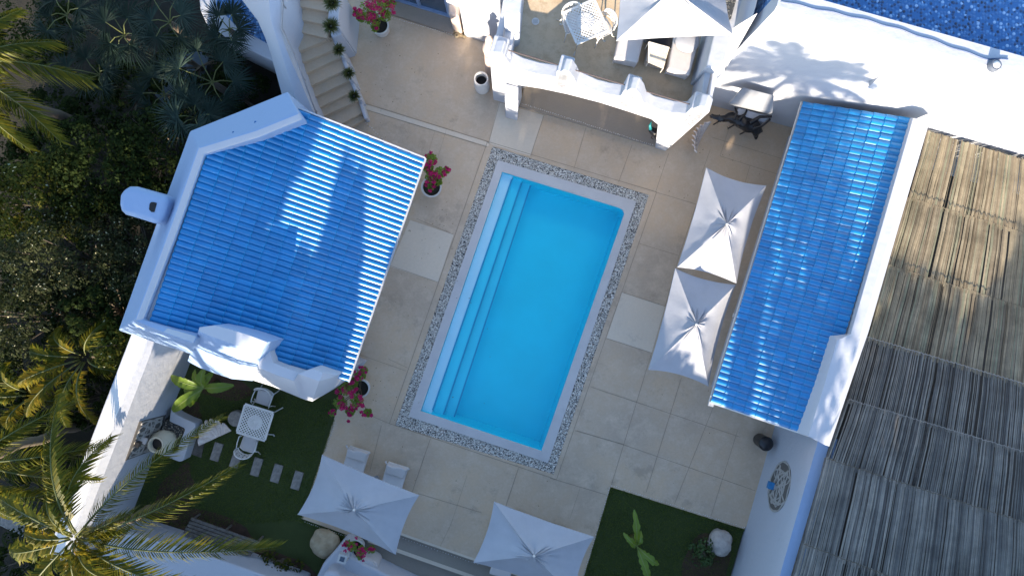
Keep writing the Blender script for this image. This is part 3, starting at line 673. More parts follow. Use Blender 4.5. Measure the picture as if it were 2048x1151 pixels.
# white hood near the sculpture, its shade put into the grey plaster colour
hd = thing('wall_hood', P(1505, 200, 0), 'white hood with shade painted into its plaster, projecting from the wall behind the black sculpture', 'hood')
top = [onf(1487, 175), onf(1548, 190)]
h0, h1 = top; f0 = P(1458, 206, 2.0); f1 = P(1545, 224, 2.0)
z_t = 2.35
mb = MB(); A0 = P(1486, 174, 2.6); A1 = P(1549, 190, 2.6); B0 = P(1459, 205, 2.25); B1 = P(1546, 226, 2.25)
mb.add([A0, A1, B1, B0] + [v - Vector((0, 0, .18)) for v in (A0, A1, B1, B0)], [(0, 1, 2, 3), (7, 6, 5, 4), (0, 4, 5, 1), (1, 5, 6, 2), (2, 6, 7, 3), (3, 7, 4, 0)]); mb.build('hood_slab', stucco('shade_grey_plaster', (.22, .23, .25), (.16, .16, .17)), hd, bevel=.03)
mb = MB(); mb.prism([P(1478, 215, .9), P(1540, 232, .9), P(1530, 245, .9), P(1470, 228, .9)][::-1], 0); mb.build('hearth', M_white, hd, bevel=.03)
# ---------------------------------------------------------------- terrace building (top centre)
te = thing('terrace_building', P(1200, 180, 0), 'white building with roof terrace and scalloped parapet over an arched porch above the pool', 'building')
TW = Wall((988, 200), (1356, 309.5))
TZ = 2.95
topl = [(979, 116), (986, 106), (1003, 107), (1010, 117), (1019, 130), (1038, 140), (1073, 150), (1111, 156), (1116, 148), (1125, 142), (1137, 144), (1146, 156), (1152, 168), (1186, 183), (1212, 190), (1238, 194), (1249, 186), (1259, 179), (1272, 181), (1281, 193), (1285, 206), (1300, 216), (1341, 227), (1374, 229), (1386, 218), (1397, 214), (1411, 216), (1419, 225)]
botl = [(1356, 260), (1333, 255), (1302, 239), (1263, 226), (1238, 218), (1200, 206), (1134, 189), (1082, 178), (1036, 171)]
front = [TW.on(x, y) for x, y in topl]
uR = (front[-1] - TW.a).dot(TW.d); uL = (front[0] - TW.a).dot(TW.d)
base_r = [Vector((front[-1].x, front[-1].y, -.02)), TW.on(1312, 294)]; 
base_l = [TW.on(1038, 212), TW.on(986, 198)]
for p in base_r + base_l: p.z = -.02
bl = [TW.on(x, y) for x, y in botl]
bl = [Vector((bl[0].x, bl[0].y, bl[0].z))] + bl[1:]
loop = front + [base_r[0], base_r[1]] + [Vector((TW.on(1315, 250).x, TW.on(1315, 250).y, bl[1].z))] + bl[2:-1] + [bl[-1]] + base_l
mb = MB(); n = len(loop); TH = .33
mb.add([p for p in loop] + [p - TW.n * TH for p in loop], [tuple(range(n)), tuple(range(2 * n - 1, n - 1, -1))] + [(i, i + n, (i + 1) % n + n, (i + 1) % n) for i in range(n)])
mb.build('front_parapet', M_white, te, bevel=.035, seg=3)
def pillar(x, y, z, sx, sy, par, zb):
    mb = MB(); c = TW.on(x, y) - TW.n * sy / 2; c.z = 0; mb.box(Vector((c.x, c.y, (z + zb) / 2)), (sx, sy, z - zb), math.atan2(TW.d.y, TW.d.x)); return mb.build('pillar', M_white, par, bevel=.04, seg=3)
for x, y, z, sx in ((994, 110, 4.08, .38), (1127, 146, 4.1, .34), (1263, 183, 4.15, .34), (1402, 219, 4.3, .40)): pillar(x, y, z, sx, .44, te, 3.0)
# glass strips standing in the parapet dips
mb = MB()
for a, b in (((1012, 119), (1116, 148)), ((1146, 157), (1249, 187)), ((1283, 206), (1386, 218))):
    A = TW.on(*a) - TW.n * .2; B = TW.on(*b) - TW.n * .2; A.z = B.z = 3.98; mb = MB(); mb.bar(A, B, .016, .04); mb.build('handrail', plain('brown_rail', (.10, .075, .07), .4), te)
# floor slab of the terrace, side walls, rear wall
fl = [TW.at(uL + .1, TZ, -.3), TW.at(uR - .1, TZ, -.3), TW.at(uR + .2, TZ, -5.6), TW.at(uL + .1, TZ, -5.6)]
mb = MB(); mb.prism(fl, TZ - .3); mb.build('terrace_floor', M_terrace, te)
mb = MB(); mb.prism([P(1008, 20, TZ - .31), P(1500, 150, TZ - .31), P(1500, -200, TZ - .31), P(1008, -200, TZ - .31)][::-1], 0); 
mb = MB(); a = TW.at(uL + .2, TZ - .32, -2.3); b = TW.at(uR - .1, TZ - .32, -2.3); c = TW.at(uR - .1, TZ - .32, -5.5); d = TW.at(uL + .2, TZ - .32, -5.5); mb.prism([a, b, c, d], -.4); mb.build('ground_floor_wall', M_white, te)
mb = MB(); mb.tracks([[P(985, 100, 3.9), P(1000, 35, 3.9), P(1011, -30, 3.9)], [P(998, 103, 3.93), P(1013, 35, 3.93), P(1024, -30, 3.93)], [P(1021, 112, 3.9), P(1034, 40, 3.9), P(1050, -30, 3.9)]], -.4); mb.build('side_parapet', M_white, te, bevel=.03)
mb = MB(); mb.prism([P(1008, 2, 4.9), P(1012, -60, 4.9), P(1050, -60, 4.9), P(1041, 28, 4.9), P(1030, 34, 4.9), P(1008, 28, 4.9)], 2.9); mb.build('side_block', M_white, te, bevel=.04)
mb = MB(); mb.bar(P(1002, 98, 4.0), P(1013, 38, 4.0), .035, .06); mb.build('handrail', M_railm, te)
mb = MB(); mb.tracks([[P(1399, 205, 4.0), P(1413, 130, 4.0)], [P(1412, 208, 4.03), P(1427, 132, 4.03)], [P(1421, 210, 4.0), P(1440, 136, 4.0)]], -.4); mb.build('side_parapet', M_white, te, bevel=.03)
mb = MB(); mb.bar(P(1411, 202, 4.12), P(1423, 148, 4.12), .035, .06); mb.build('handrail', M_railm, te)
mb = MB(); mb.tracks([[P(1412, 134, 4.35), P(1432, 50, 4.35), P(1452, -60, 4.35)], [P(1446, 142, 4.45), P(1468, 58, 4.6), P(1500, -60, 4.6)], [P(1449, 143, 3.2), P(1506, 36, 5.6), P(1530, -60, 5.6)]], -.4); mb.build('side_block', M_white, te, bevel=.04)
mb = MB(); mb.prism([P(1452, 40, 4.64), P(1462, 38, 4.64), P(1475, -10, 4.64), P(1452, -10, 4.64)], 4.5); mb.build('gravel_trough', pebble_mat('grey_trough_gravel', [(0, (.08, .08, .08)), (.5, (.16, .15, .14)), (.8, (.28, .27, .25))], 25), te)
mb = MB(); q = [TW.at(.75, .10, -.02), TW.at(5.05, .10, -.02), TW.at(5.05, .10, -2.4), TW.at(.75, .10, -2.4)]; mb.prism(q, -.1); mb.build('porch_floor', M_greystep, te)
mb = MB(); mb.prism([P(1038, 172, 2.1), P(1012, 166, 2.1), P(1009, 196, 2.1), P(1037, 203, 2.1)], 0); mb.build('column', M_white, te, bevel=.05)
mb = MB(); 
# terrace drain
dr = thing('floor_drain', P(1071, 43, TZ), 'small round white drain in the terrace floor', 'drain')
mb = MB(); mb.lathe(P(1071, 43, TZ), [(.095, 0), (.09, .012), (.07, .012)], 20); mb.build('drain_ring', M_potw, dr)
mb = MB()
for k in range(-2, 3): mb.box(P(1071, 43, TZ + .0135) + Vector((k * .024, 0, 0)), (.01, .1, .002))
mb.build('drain_grate', M_pole, dr)
# ---------------------------------------------------------------- wall, door and column top left of the terrace
wf = thing('lit_white_wall', P(960, 60, 0), 'sunlit white wall of the building left of the roof terrace', 'wall')
WF = Wall((928, 72), (978, 86))
mb = MB(); mb.tracks([[WF.at(0, 4.6), WF.at(1.15, 4.6)], [WF.at(0, 4.6, -2.5), WF.at(1.15, 4.6, -2.5)]], -.4); mb.build('wall_body', M_white_dirty if False else M_white, wf, bevel=.06)
db = thing('doorway', P(850, 20, 0), 'blue framed glass door set behind a grey step at the top of the patio', 'door')
mb = MB(); mb.prism([P(777, 26, .13), P(906, 68, .13), P(915, 20, .13), P(790, -20, .13)][::-1], -.1); mb.build('doorstep', M_greystep, db)
DW = Wall((775, 4), (905, 44)); 
mb = MB(); mb.prism([DW.at(-.9, 3.0, 0), DW.at(2.2, 3.0, 0), DW.at(2.2, 3.0, -.35), DW.at(-.9, 3.0, -.35)], 2.3); mb.prism([DW.at(1.95, 3.0, .0), DW.at(2.3, 3.0, .0), DW.at(2.3, 3.0, -.35), DW.at(1.95, 3.0, -.35)], .13); mb.build('surround', M_white, db)
mb = MB(); mb.box(DW.at(1.0, 1.25, -.12), (1.9, .03, 2.2), math.atan2(DW.d.y, DW.d.x)); mb.build('glass_pane', M_glass, db)
for u in (.1, 1.0, 1.9):
    mb = MB(); mb.box(DW.at(u, 1.25, -.08), (.09, .07, 2.3), math.atan2(DW.d.y, DW.d.x)); mb.build('door_frame', M_bluef, db, bevel=.008)
for z in (.2, 2.36):
    mb = MB(); mb.box(DW.at(1.0, z, -.075), (1.9, .08, .1), math.atan2(DW.d.y, DW.d.x)); mb.build('door_frame', M_bluef, db, bevel=.008)
sc_ = thing('stone_column', P(915, 55, 0), 'rough pinkish stone pier between the doorway and the lit white wall', 'pier')
mb = MB(); mb.prism([P(x, y, 1.3) for x, y in ((893, -40), (898, 26), (918, 36), (922, 10), (920, -50))], -.1); mb.build('pier_body', M_pink, sc_, bevel=.06, seg=3)
mb = MB(); 
for k in range(26): 
    c = P(random.uniform(905, 930), random.uniform(52, 76), 0) ; mb.lathe(c, [(.05 * random.uniform(.6, 1.3), 0), (.06, .04), (.03, .09)], 7)
mb.v = mb.v
tag(mb.build('rubble', M_rock), kind='stuff')
# ---------------------------------------------------------------- stairs
st = thing('staircase', P(650, 130, 0), 'stone staircase turning up along the white wall at the top left of the patio', 'stairs')
NL = [(690, 262), (655, 262), (645, 233), (636, 217), (626, 196), (617, 174), (604, 151), (597, 128), (587, 107), (574, 58), (578, 34), (581, 9), (584, -16), (586, -40), (588, -64)]
NR = [(727, 239), (722, 227), (715, 202), (707, 182), (697, 162), (689, 141), (680, 115), (671, 98), (662, 76), (652, 76), (653, 50), (655, 23), (657, 0), (660, -24), (662, -48)]
RZ = .165
for i in range(len(NL) - 1):
    z = RZ * (i + 1); a = P(*NL[i], z); b = P(*NR[i], z); c = P(*NR[i + 1], z + RZ); d = P(*NL[i + 1], z + RZ)
    c.z = d.z = z
    back = ((c + d) / 2 - (a + b) / 2).normalized() * .06
    side = (b - a).normalized() * .08
    mb = MB(); mb.prism([a - side, b + side * .4, c + back + side * .4, d + back - side], -.1); s1 = mb.build('step', M_step, st, bevel=.012)
mb = MB()
CZ = [(0, .40), (2, .72), (4, 1.05), (6, 1.38), (8, 1.7), (10, 2.15), (13, 2.7)]
for (i, z), (j, _) in zip(CZ[:-1], CZ[1:]):
    a = P(*NR[i], z); b = P(*NR[j], z); a.z = b.z = z; d = (b - a).normalized(); nn = Vector((d.y, -d.x, 0))
    if nn.x < 0: nn = -nn
    w = .12 if i < 7 else .30
    mb = MB(); mb.prism([a + nn * .02, b + nn * .02, b + nn * w, a + nn * w], -.1); mb.build('cheek_wall', M_white, st, bevel=.025)
#mb = MB(); mb.prism([P(690, 60, 2.2), P(668, -60, 2.6), P(760, -60, 2.6), P(735, -30, 2.6)], -.1); mb.build('side_wall', M_white, st)
# wall with rail left of the stairs
sw = thing('stair_wall', P(560, 110, 0), 'tall curved white wall with thin handrail on the outer side of the staircase', 'wall')
mb = MB()
mb.tracks([[P(440, -50, 2.5), P(484, 0, 2.5), P(515, 41, 2.4), P(530, 75, 2.3), P(543, 113, 2.1), P(564, 190, 1.6), (P(585, 250, 1.2))],
           [P(515, -50, 3.3), P(538, 0, 3.25), P(541, 38, 3.1), P(551, 70, 2.85), P(562, 103, 2.6), P(592, 199, 1.9), P(610, 250, 1.5)],
           [P(560, -50, 3.3), P(561, 0, 3.25), P(560, 30, 3.1), P(559, 60, 2.85), P(574, 103, 2.6), P(608, 180, 1.9), P(634, 240, 1.5)],
           [P(570, -50, 3.2), P(571, 0, 3.15), P(569, 30, 3.0), P(567, 62, 2.7), P(580, 103, 2.4), P(612, 180, 1.75), P(638, 240, 1.35)]], -.5)
mb.build('wall_body', M_white, sw, auto=40)
rl = [P(566, -40, 3.4), P(566, 0, 3.35), P(563, 56, 3.0), P(596, 128, 2.45), P(634, 230, 1.75)]
rp = []
for a, b in zip(rl[:-1], rl[1:]):
    for k in range(8): rp.append(a.lerp(b, k / 8))
rp.append(rl[-1])
mb = MB(); mb.tube(rp, .022, 8); mb.build('handrail', M_railm, sw, smooth=True)
for k in (3, 9, 16, 21, 26, 31):
    mb = MB(); mb.tube([rp[k], rp[k] + Vector((-.02, 0, -.3))], .012, 6); mb.build('rail_post', M_railm, sw)
# neighbouring low roof in the shade, top left
nb = thing('neighbouring_low_building', P(470, 60, 0), 'low shaded building with blue gravel roof behind the fan palms at the top left', 'building')
mb = MB(); mb.prism([P(x, y, 1.6) for x, y in ((392, -60), (400, 20), (418, 60), (560, 130), (545, 110), (515, 40), (470, -60))], -.5); mb.build('building_body', M_white, nb, bevel=.04)
mb = MB(); mb.prism([P(x, y, 1.615) for x, y in ((440, -60), (432, 10), (470, 50), (535, 88), (514, 38), (468, -60))], 1.5); mb.build('gravel_roof', M_roofgravel, nb)
pth = MB(); pth.poly([P(x, y, -.49) for x, y in ((330, 110), (420, 100), (400, 200), (355, 235), (310, 190))][::-1]); struct('garden_path', pth, plain('blue_grey_path', (.10, .13, .16), .8, bs=.3))
pth = MB(); pth.poly([P(x, y, -.485) for x, y in ((0, 1010), (70, 1030), (180, 1090), (230, 1110), (200, 1140), (60, 1080), (0, 1050))][::-1]); struct('rubble_path', pth, M_stone)
# ---------------------------------------------------------------- parasols
def parasol(cs, pk, ze, zp, zf, label, group, seed):
    cp = P(pk[0], pk[1], zp); root = thing('parasol', Vector((cp.x, cp.y, zf)), label, 'parasol', group)
    C4 = [P(x, y, ze) for x, y in cs]; rnd = random.Random(seed)
    NS, NR_ = 16, 18
    for side in range(0, 1):
        mb = MB()
        ringi = []
        for r in range(NR_ + 1):
            q = r / NR_; row = []
            for e in range(4):
                A = C4[e]; B = C4[(e + 1) % 4]
                for k in range(NS):
                    w = k / NS; bp = A.lerp(B, w); sag = 4 * w * (1 - w)
                    m = (A + B) / 2; inw = (Vector((cp.x, cp.y, ze)) - m); bp = bp + inw * (.062 * sag)
                    p = cp.lerp(bp, q); xy = Vector((p.x, p.y, 0))
                    zz = zp + (ze - zp) * (q ** .95) - .13 * sag * q * (1 - .45 * q)
                    # creases gathered round the peak
                    ang = (e + w) * 6.28 / 4
                    crease = noise.noise(Vector((math.cos(ang) * 7 + seed * 3, math.sin(ang) * 7, q * 1.2))) * .10 * math.exp(-((q - .18) / .17) ** 2)
                    crease += noise.noise(Vector((p.x * 3.5, p.y * 3.5, seed))) * .05 * math.exp(-((q - .3) / .3) ** 2)
                    crease += noise.noise(Vector((math.cos(ang) * 4, math.sin(ang) * 4, seed + 5 + q * .6))) * .022
                    if k == 0: crease = 0
                    row.append(Vector((p.x, p.y, zz + crease)))
            ringi.append(row)
        M_ = 4 * NS; vs = [v for row in ringi for v in row]; fs = []
        for r in range(NR_):
            for k in range(M_):
                k2 = (k + 1) % M_
                if r == 0: fs.append((0, (r + 1) * M_ + k, (r + 1) * M_ + k2)); continue
                fs.append((r * M_ + k, (r + 1) * M_ + k, (r + 1) * M_ + k2, r * M_ + k2))
        mb.add(vs, fs)
        # hanging hem
        base = NR_ * M_; n0 = len(mb.v)
        mb.v += [mb.v[base + k] + Vector((0, 0, -.05)) for k in range(M_)]
        mb.f += [(base + k, n0 + k, n0 + (k + 1) % M_, base + (k + 1) % M_) for k in range(M_)]
        c = mb.build('canopy', M_canvas, root, auto=38)
    mb = MB(); mb.tube([Vector((cp.x, cp.y, zf)), Vector((cp.x, cp.y, zp - .03))], .028, 10); mb.build('pole', M_pole, root, smooth=True)
    mb = MB(); mb.lathe(Vector((cp.x, cp.y, zp - .01)), [(.035, 0), (.035, .03), (.02, .05), (.005, .06)], 12); mb.build('finial', M_potw, root, smooth=True)
    mb = MB(); mb.lathe(Vector((cp.x, cp.y, zf)), [(.09, 0), (.09, .02), (.05, .03), (.05, .12)], 24); mb.build('base', M_pole, root)
    for e in range(4):
        mb = MB(); mb.bar(cp - Vector((0, 0, .10)), C4[e] - Vector((0, 0, .03)), .02, .03); mb.build('rib', M_pole, root)
    return root
GP = 'white rectangular parasols'
parasol([(1413, 335), (1533, 371), (1473, 566), (1355, 534)], (1454, 448), 2.30, 2.85, 0, 'upper white rectangular parasol beside the long tile roof, partly shaded at its lower end', GP, 1)
parasol([(1351, 536), (1472, 569), (1417, 772), (1297, 739)], (1393, 648), 2.20, 2.75, 0, 'lower of the two white parasols beside the long tile roof, with a sunlit lower panel', GP, 2)
parasol([(644, 909), (838, 990), (791, 1108), (595, 1028)], (708, 1019), 2.30, 2.85, 0, 'white parasol over two cushioned loungers at the corner of the left lawn', GP, 3)
parasol([(988, 1003), (1188, 1073), (1148, 1194), (947, 1124)], (1068, 1111), 2.30, 2.85, 0, 'white parasol at the bottom edge next to the dark right lawn', GP, 4)
parasol([(1233, 81), (1466, 69), (1450, -130), (1240, -125)], (1347, -22), 5.15, 5.85, TZ, 'large white parasol on the roof terrace cut by the top edge of the photo', GP, 5)
# ---------------------------------------------------------------- cast metal garden furniture
def make_table():
    r = thing('garden_table', (0, 0, 0), 'x', 'table', 'white lattice garden tables'); h = .74; a = .42
    mb = MB()
    for s in (-1, 1):
        mb.bar(Vector((-a, s * a, h)), Vector((a, s * a, h)), .05, .035); mb.bar(Vector((s * a, -a + .026, h)), Vector((s * a, a - .026, h)), .05, .035)
    mb.build('frame', M_metalw, r, bevel=.008)
    mb = MB(); n = 9; q = a - .02
    for k in range(-n, n + 1):
        c = k * (2 * q / n)
        x0 = max(-q, c - q); x1 = min(q, c + q)
        if x1 - x0 > .02: mb.bar(Vector((x0, x0 - c, h + .001)), Vector((x1, x1 - c, h + .001)), .026, .012); mb.bar(Vector((x0, c - x0, h + .004)), Vector((x1, c - x1, h + .004)), .026, .012)
    mb.lathe(Vector((0, 0, h)), [(.22, -.004), (.22, .014), (.15, .016), (.13, .012), (.05, .012), (.03, .018)], 16); mb.build('lattice_top', M_metalw, r)
    for k in range(12):
        pass
    mb = MB()
    for k in range(16):
        t = k * math.pi / 8; mb.bar(Vector((.04 * math.cos(t), .04 * math.sin(t), h + .02)), Vector((.215 * math.cos(t), .215 * math.sin(t), h + .02)), .02, .012)
    mb.build('rosette', M_metalw, r)
    for x, y in ((-1, -1), (1, -1), (1, 1), (-1, 1)):
        mb = MB(); mb.tube([Vector((x * .36, y * .36, h)), Vector((x * .33, y * .33, .4)), Vector((x * .40, y * .40, .02)), Vector((x * .44, y * .44, 0))], [.02, .018, .018, .024], 8); mb.build('leg', M_metalw, r, smooth=True)
    return r
def make_chair():
    """seat faces -y, back at +y"""
    r = thing('garden_chair', (0, 0, 0), 'x', 'chair', 'white cast metal garden chairs'); h = .43
    mb = MB(); mb.prism([Vector((x, y, h)) for x, y in ((-.23, -.24), (.23, -.24), (.25, .18), (.12, .24), (-.12, .24), (-.25, .18))], h - .025); mb.build('seat_frame', M_metalw, r, bevel=.008)
    mb = MB(); mb.prism([Vector((x, y, h + .06)) for x, y in ((-.20, -.23), (.20, -.23), (.21, .15), (.10, .20), (-.10, .20), (-.21, .15))], h + .002); mb.build('cushion', M_cushg if False else M_cush, r, bevel=.025)
    bk = []
    for k in range(13):
        t = math.pi * (.10 + .80 * k / 12); bk.append((math.cos(t) * .27, .10 + math.sin(t) * .19))
    def ht(k): return .80 + .10 * math.sin(math.pi * k / 12)
    mb = MB(); mb.tube([Vector((x, y + .05, ht(k))) for k, (x, y) in enumerate(bk)], .018, 8); mb.tube([Vector((x * .95, y + .0, .56)) for x, y in bk], .014, 8)
    mb.build('back_rails', M_metalw, r, smooth=True)
    mb = MB()
    for k in range(0, 13):
        x, y = bk[k]; z1 = ht(k); mb.tube([Vector((x * .95, y, .56)), Vector((x * 1.0 + .02 * (-1) ** k, y + .03, (z1 + .56) / 2)), Vector((x, y + .05, z1))], .012, 6)
        if k < 12:
            x2, y2 = bk[k + 1]; zc = (z1 + .58) / 2; c = Vector(((x + x2) / 2, (y + y2) / 2 + .03, zc)); d = Vector((x2 - x, y2 - y, 0)).normalized()
            mb.tube([c + d * .024 * math.cos(a) + Vector((0, .3, 1)).normalized() * .075 * math.sin(a) for a in [j * math.pi / 4 for j in range(9)]], .009, 5, cap=False)
    mb.build('back_scrolls', M_metalw, r)
    for s in (-1, 1):
        mb = MB(); mb.tube([Vector((s * .26, .17, .66)), Vector((s * .285, .0, .655)), Vector((s * .28, -.2, .66)), Vector((s * .27, -.24, .60))], .015, 8); mb.tube([Vector((s * .28, -.19, .65)), Vector((s * .25, -.21, h))], .012, 6); mb.build('armrest', M_metalw, r, smooth=True)
        mb = MB(); mb.tube([Vector((s * .24, -.22, h - .01)), Vector((s * .25, -.24, .2)), Vector((s * .28, -.28, .0))], .016, 8); mb.build('leg', M_metalw, r, smooth=True)
        mb = MB(); mb.tube([Vector((s * .24, .17, h - .01)), Vector((s * .26, .22, .2)), Vector((s * .30, .34, .0))], .016, 8); mb.build('leg', M_metalw, r, smooth=True)
    return r
tb = make_table()
place(tb, P(1165, 66, TZ), math.radians(24), True, 'white lattice table on the roof terrace, half in shadow', .98)
place(tb, P(510, 836, 0) * 1.0, math.radians(-17), False, 'white lattice table on the left lawn beside the shell')
c0 = make_chair()
def at(x, y, z, h): # survey pixel of a point at height z+h, returned on the floor z
    p = P(x, y, z + h); p.z = z; return p
place(c0, at(1146, 44, TZ, .45), math.radians(16), True, 'white cast metal chair behind the terrace table, upper left of it', .95)
place(c0, at(1203, 54, TZ, .45), math.radians(-62), False, 'white cast metal chair at the right side of the terrace table', .95)
tbl = bpy.data.objects['garden_table.001']; tbl.location = at(510, 844, -.03, .74)
place(c0, at(528, 794, -.03, .45), math.radians(-18), False, 'white cast metal chair between the lawn table and the tiled house', .95)
place(c0, at(497, 888, -.03, .45), math.radians(163), False, 'white cast metal chair below the lawn table, its scrolled back over a stepping stone', .95)
# ---------------------------------------------------------------- loungers and terrace seats
def make_lounger():
    r = thing('sun_lounger', (0, 0, 0), 'x', 'sun lounger', 'white sun loungers under the parasols'); w = .31
    mb = MB(); mb.box((0, .75, .24), (.6, 1.9, .06)); mb.build('frame', M_metalw, r, bevel=.01)
    mb = MB(); mb.prism([Vector((x, y, z)) for x, y, z in ((-w, -.2, .42), (w, -.2, .42), (w, .5, .38), (w, 1.7, .36), (-w, 1.7, .36), (-w, .5, .38))], .275); mb.build('mattress', M_cush, r, bevel=.05, seg=4)
    mb = MB(); mb.prism([Vector((x, y, z)) for x, y, z in ((-w, -.2, .58), (-.1, -.24, .56), (.1, -.17, .57), (w, -.2, .58), (w - .02, .08, .5), (-w + .02, .08, .5))], .40); mb.build('head_pillow', M_cush, r, bevel=.05, seg=4)
    for s in (-1, 1):
        mb = MB(); c = Vector((s * .3, -.21, .56)); mb.tube([c, c + Vector((s * .03, -.03, .02)), c + Vector((s * .05, -.06, 0))], [.028, .018, .03], 7); mb.build('corner_tie', M_cush, r, smooth=True)
        for y in (-.1, 1.6):
            mb = MB(); mb.tube([Vector((s * .26, y, .22)), Vector((s * .27, y, 0))], .022, 8); mb.build('leg', M_metalw, r)
    return r
lg = make_lounger()
for i, (x, y, lab) in enumerate(((712, 914, 'white sun lounger pillow end under the left parasol, nearer the lawn'), (790, 946, 'white sun lounger pillow end under the left parasol, nearer the pool'), (1033, 1044, 'white sun lounger almost hidden under the bottom parasol, left of the pair'), (1122, 1075, 'white sun lounger almost hidden under the bottom parasol, next to the dark lawn'))):
    p = at(x, y, 0, .5); place(lg, p, math.radians(-197 + 0), i == 0, lab)
def make_club(name, label, corners, zf, back, disc):
    c = sum((P(x, y, zf) for x, y in corners), Vector()) / 4; r = thing(name, c, label, 'chair')
    q = [P(x, y, zf + .5) for x, y in corners]
    mb = MB(); mb.prism(q, zf + .1); s = mb.build('slipcover', M_cush, r, bevel=.05, seg=4)
    a, b = q[back], q[(back + 1) % 4]; cc = sum(q, Vector()) / 4
    m = [a, b, b.lerp(cc, .28), a.lerp(cc, .28)]
    mb = MB(); mb.prism([p + Vector((0, 0, .32)) for p in m] if True else m, zf + .45); mb.build('backrest', M_cush, r, bevel=.06, seg=4)
    for p in q:
        pp = p.lerp(cc, .1); mb = MB(); mb.tube([Vector((pp.x, pp.y, zf + .12)), Vector((pp.x, pp.y, zf))], .02, 8); mb.build('leg', M_metalw, r)
    return r
make_club('armchair', 'white slipcovered lounge chair half under the left corner of the terrace parasol', [(1229, 115), (1276, 126), (1292, 60), (1243, 50)], TZ, 2, 0)
make_club('armchair', 'longer white slipcovered lounge chair under the right half of the terrace parasol', [(1336, 138), (1380, 151), (1403, 62), (1352, 52)], TZ, 2, 0)
rs = thing('round_cushion', P(1373, 82, TZ + .5), 'round white cushion lying on the right terrace lounge chair', 'cushion')
mb = MB(); mb.lathe(P(1373, 84, TZ + .52), [(.05, 0), (.26, .02), (.30, .07), (.26, .13), (.05, .15)], 28); mb.build('cushion_cover', M_canvas, rs, smooth=True)
lt = thing('low_table', P(1322, 84, TZ), 'low dark square table under the terrace parasol', 'table')
mb = MB(); mb.prism([P(x, y, TZ + .42) for x, y in ((1294, 88), (1343, 98), (1352, 60), (1303, 50))], TZ + .36); mb.build('table_top', M_black, lt, bevel=.01)
for x, y in ((1299, 86), (1340, 94), (1347, 64), (1306, 54)):
    mb = MB(); mb.tube([P(x, y, TZ + .36), Vector((P(x, y, TZ + .36).x, P(x, y, TZ + .36).y, TZ))], .02, 8); mb.build('leg', M_black, lt)
ws = thing('wicker_chair', P(1312, 112, TZ), 'cream wicker chair with woven back in front of the low dark table', 'chair')
mb = MB(); mb.prism([P(x, y, TZ + .42) for x, y in ((1291, 121), (1325, 131), (1338, 90), (1300, 82))], TZ + .05); mb.build('wicker_seat', M_wickd, ws, bevel=.03)
a, b, c, d = P(1298, 84, TZ + .8), P(1338, 95, TZ + .8), P(1326, 137, TZ + .62), P(1297, 124, TZ + .62)
mb = MB(); nn = Vector((0, 0, 1))
for k in range(19):
    t = k / 18; mb.bar(a.lerp(b, t), d.lerp(c, t), .014, .012); mb.bar(a.lerp(d, t) + nn * .008, b.lerp(c, t) + nn * .008, .014, .012)
mb.build('woven_back', M_wick, ws)
mb = MB(); mb.tube([a, b, c, d, a], .016, 8); mb.build('back_rim', M_wick, ws)
mb = MB()
for p, q in ((a, .08), (b, .08), (c, .02), (d, .02)): mb.tube([p, Vector((p.x, p.y, TZ + .3))], .012, 6)
mb.build('back_frame', M_wick, ws)
# ---------------------------------------------------------------- pots, bins, stones, small sculpture
def pot(name, c, prof, mat, label, cat, group=None, soil=None, fill=None, n=28):
    r = thing(name, c, label, cat, group); mb = MB(); mb.lathe(c, prof, n); mb.build('pot_body' if soil is not None else 'body', mat, r, auto=35)
    if soil is not None:
        mb = MB(); ri, zi = soil; mb.lathe(Vector(c) + Vector((0, 0, zi)), [(ri, 0), (ri * .5, .004)], n); mb.build('fill', fill or M_soil, r)
    return r
def at0(x, y, z): p = P(x, y, 0); p.z = z; return p
pot('tall_planter', at0(965, 176, 0), [(.16, 0), (.21, .05), (.225, .35), (.215, .7), (.19, .86), (.20, .90), (.165, .90), (.155, .6), (.0, .6)], M_potw, 'empty tall white round planter standing alone near the porch corner', 'planter', soil=(.16, .62), fill=M_darkin)
pot('urn', at0(348, 873, .3), [(.18, 0), (.27, .08), (.33, .3), (.31, .52), (.23, .68), (.225, .74), (.18, .74), (.17, .5), (.0, .5)], M_urn, 'cream round urn standing in the gravel planter below the diamond mural', 'urn', soil=(.175, .58), fill=M_black)
pot('bin', at0(1518, 878, 0), [(.17, 0), (.19, .05), (.2, .5), (.21, .56), (.19, .6), (.12, .64), (.0, .65)], M_black, 'round black lidded bin beside the lower end of the long tile roof', 'bin')
pot('round_stone', at0(477, 834, -.03), [(.20, 0), (.23, .06), (.235, .2), (.22, .26), (.0, .27)], M_stone, 'grey round stone stool next to the lawn table', 'stool')
pot('jar', at0(1044, 168, .1), [(.14, 0), (.2, .15), (.2, .4), (.12, .5), (.14, .55), (.0, .55)], M_pole, 'grey jar half hidden inside the porch behind the left column', 'jar')
def boulder(c, rx, ry, rz, mat, label, seed):
    bm = bmesh.new(); bmesh.ops.create_icosphere(bm, subdivisions=4, radius=1)
    for v in bm.verts:
        d = v.co.normalized(); k = 1 + .16 * noise.noise(d * 1.3 + Vector((seed, 0, 0))) + .07 * noise.noise(d * 4 + Vector((seed, 3, 0))) + .02 * noise.noise(d * 12); v.co = Vector((d.x * rx * k, d.y * ry * k, d.z * rz * k + rz * .6))
    mb = MB(); mb.add([v.co + Vector(c) for v in bm.verts], [tuple(v.index for v in f.verts) for f in bm.faces]); bm.free()
    o = mb.build('boulder', mat, smooth=True, origin=c); return tag(o, label, 'boulder')
boulder(at0(652, 1082, -.06), .43, .42, .33, M_rock, 'tan boulder on the left lawn beside the white corner wall', 1)
boulder(at0(1437, 1080, -.06), .34, .40, .34, M_rock2, 'pale boulder on the dark right lawn next to the tall wall', 5)
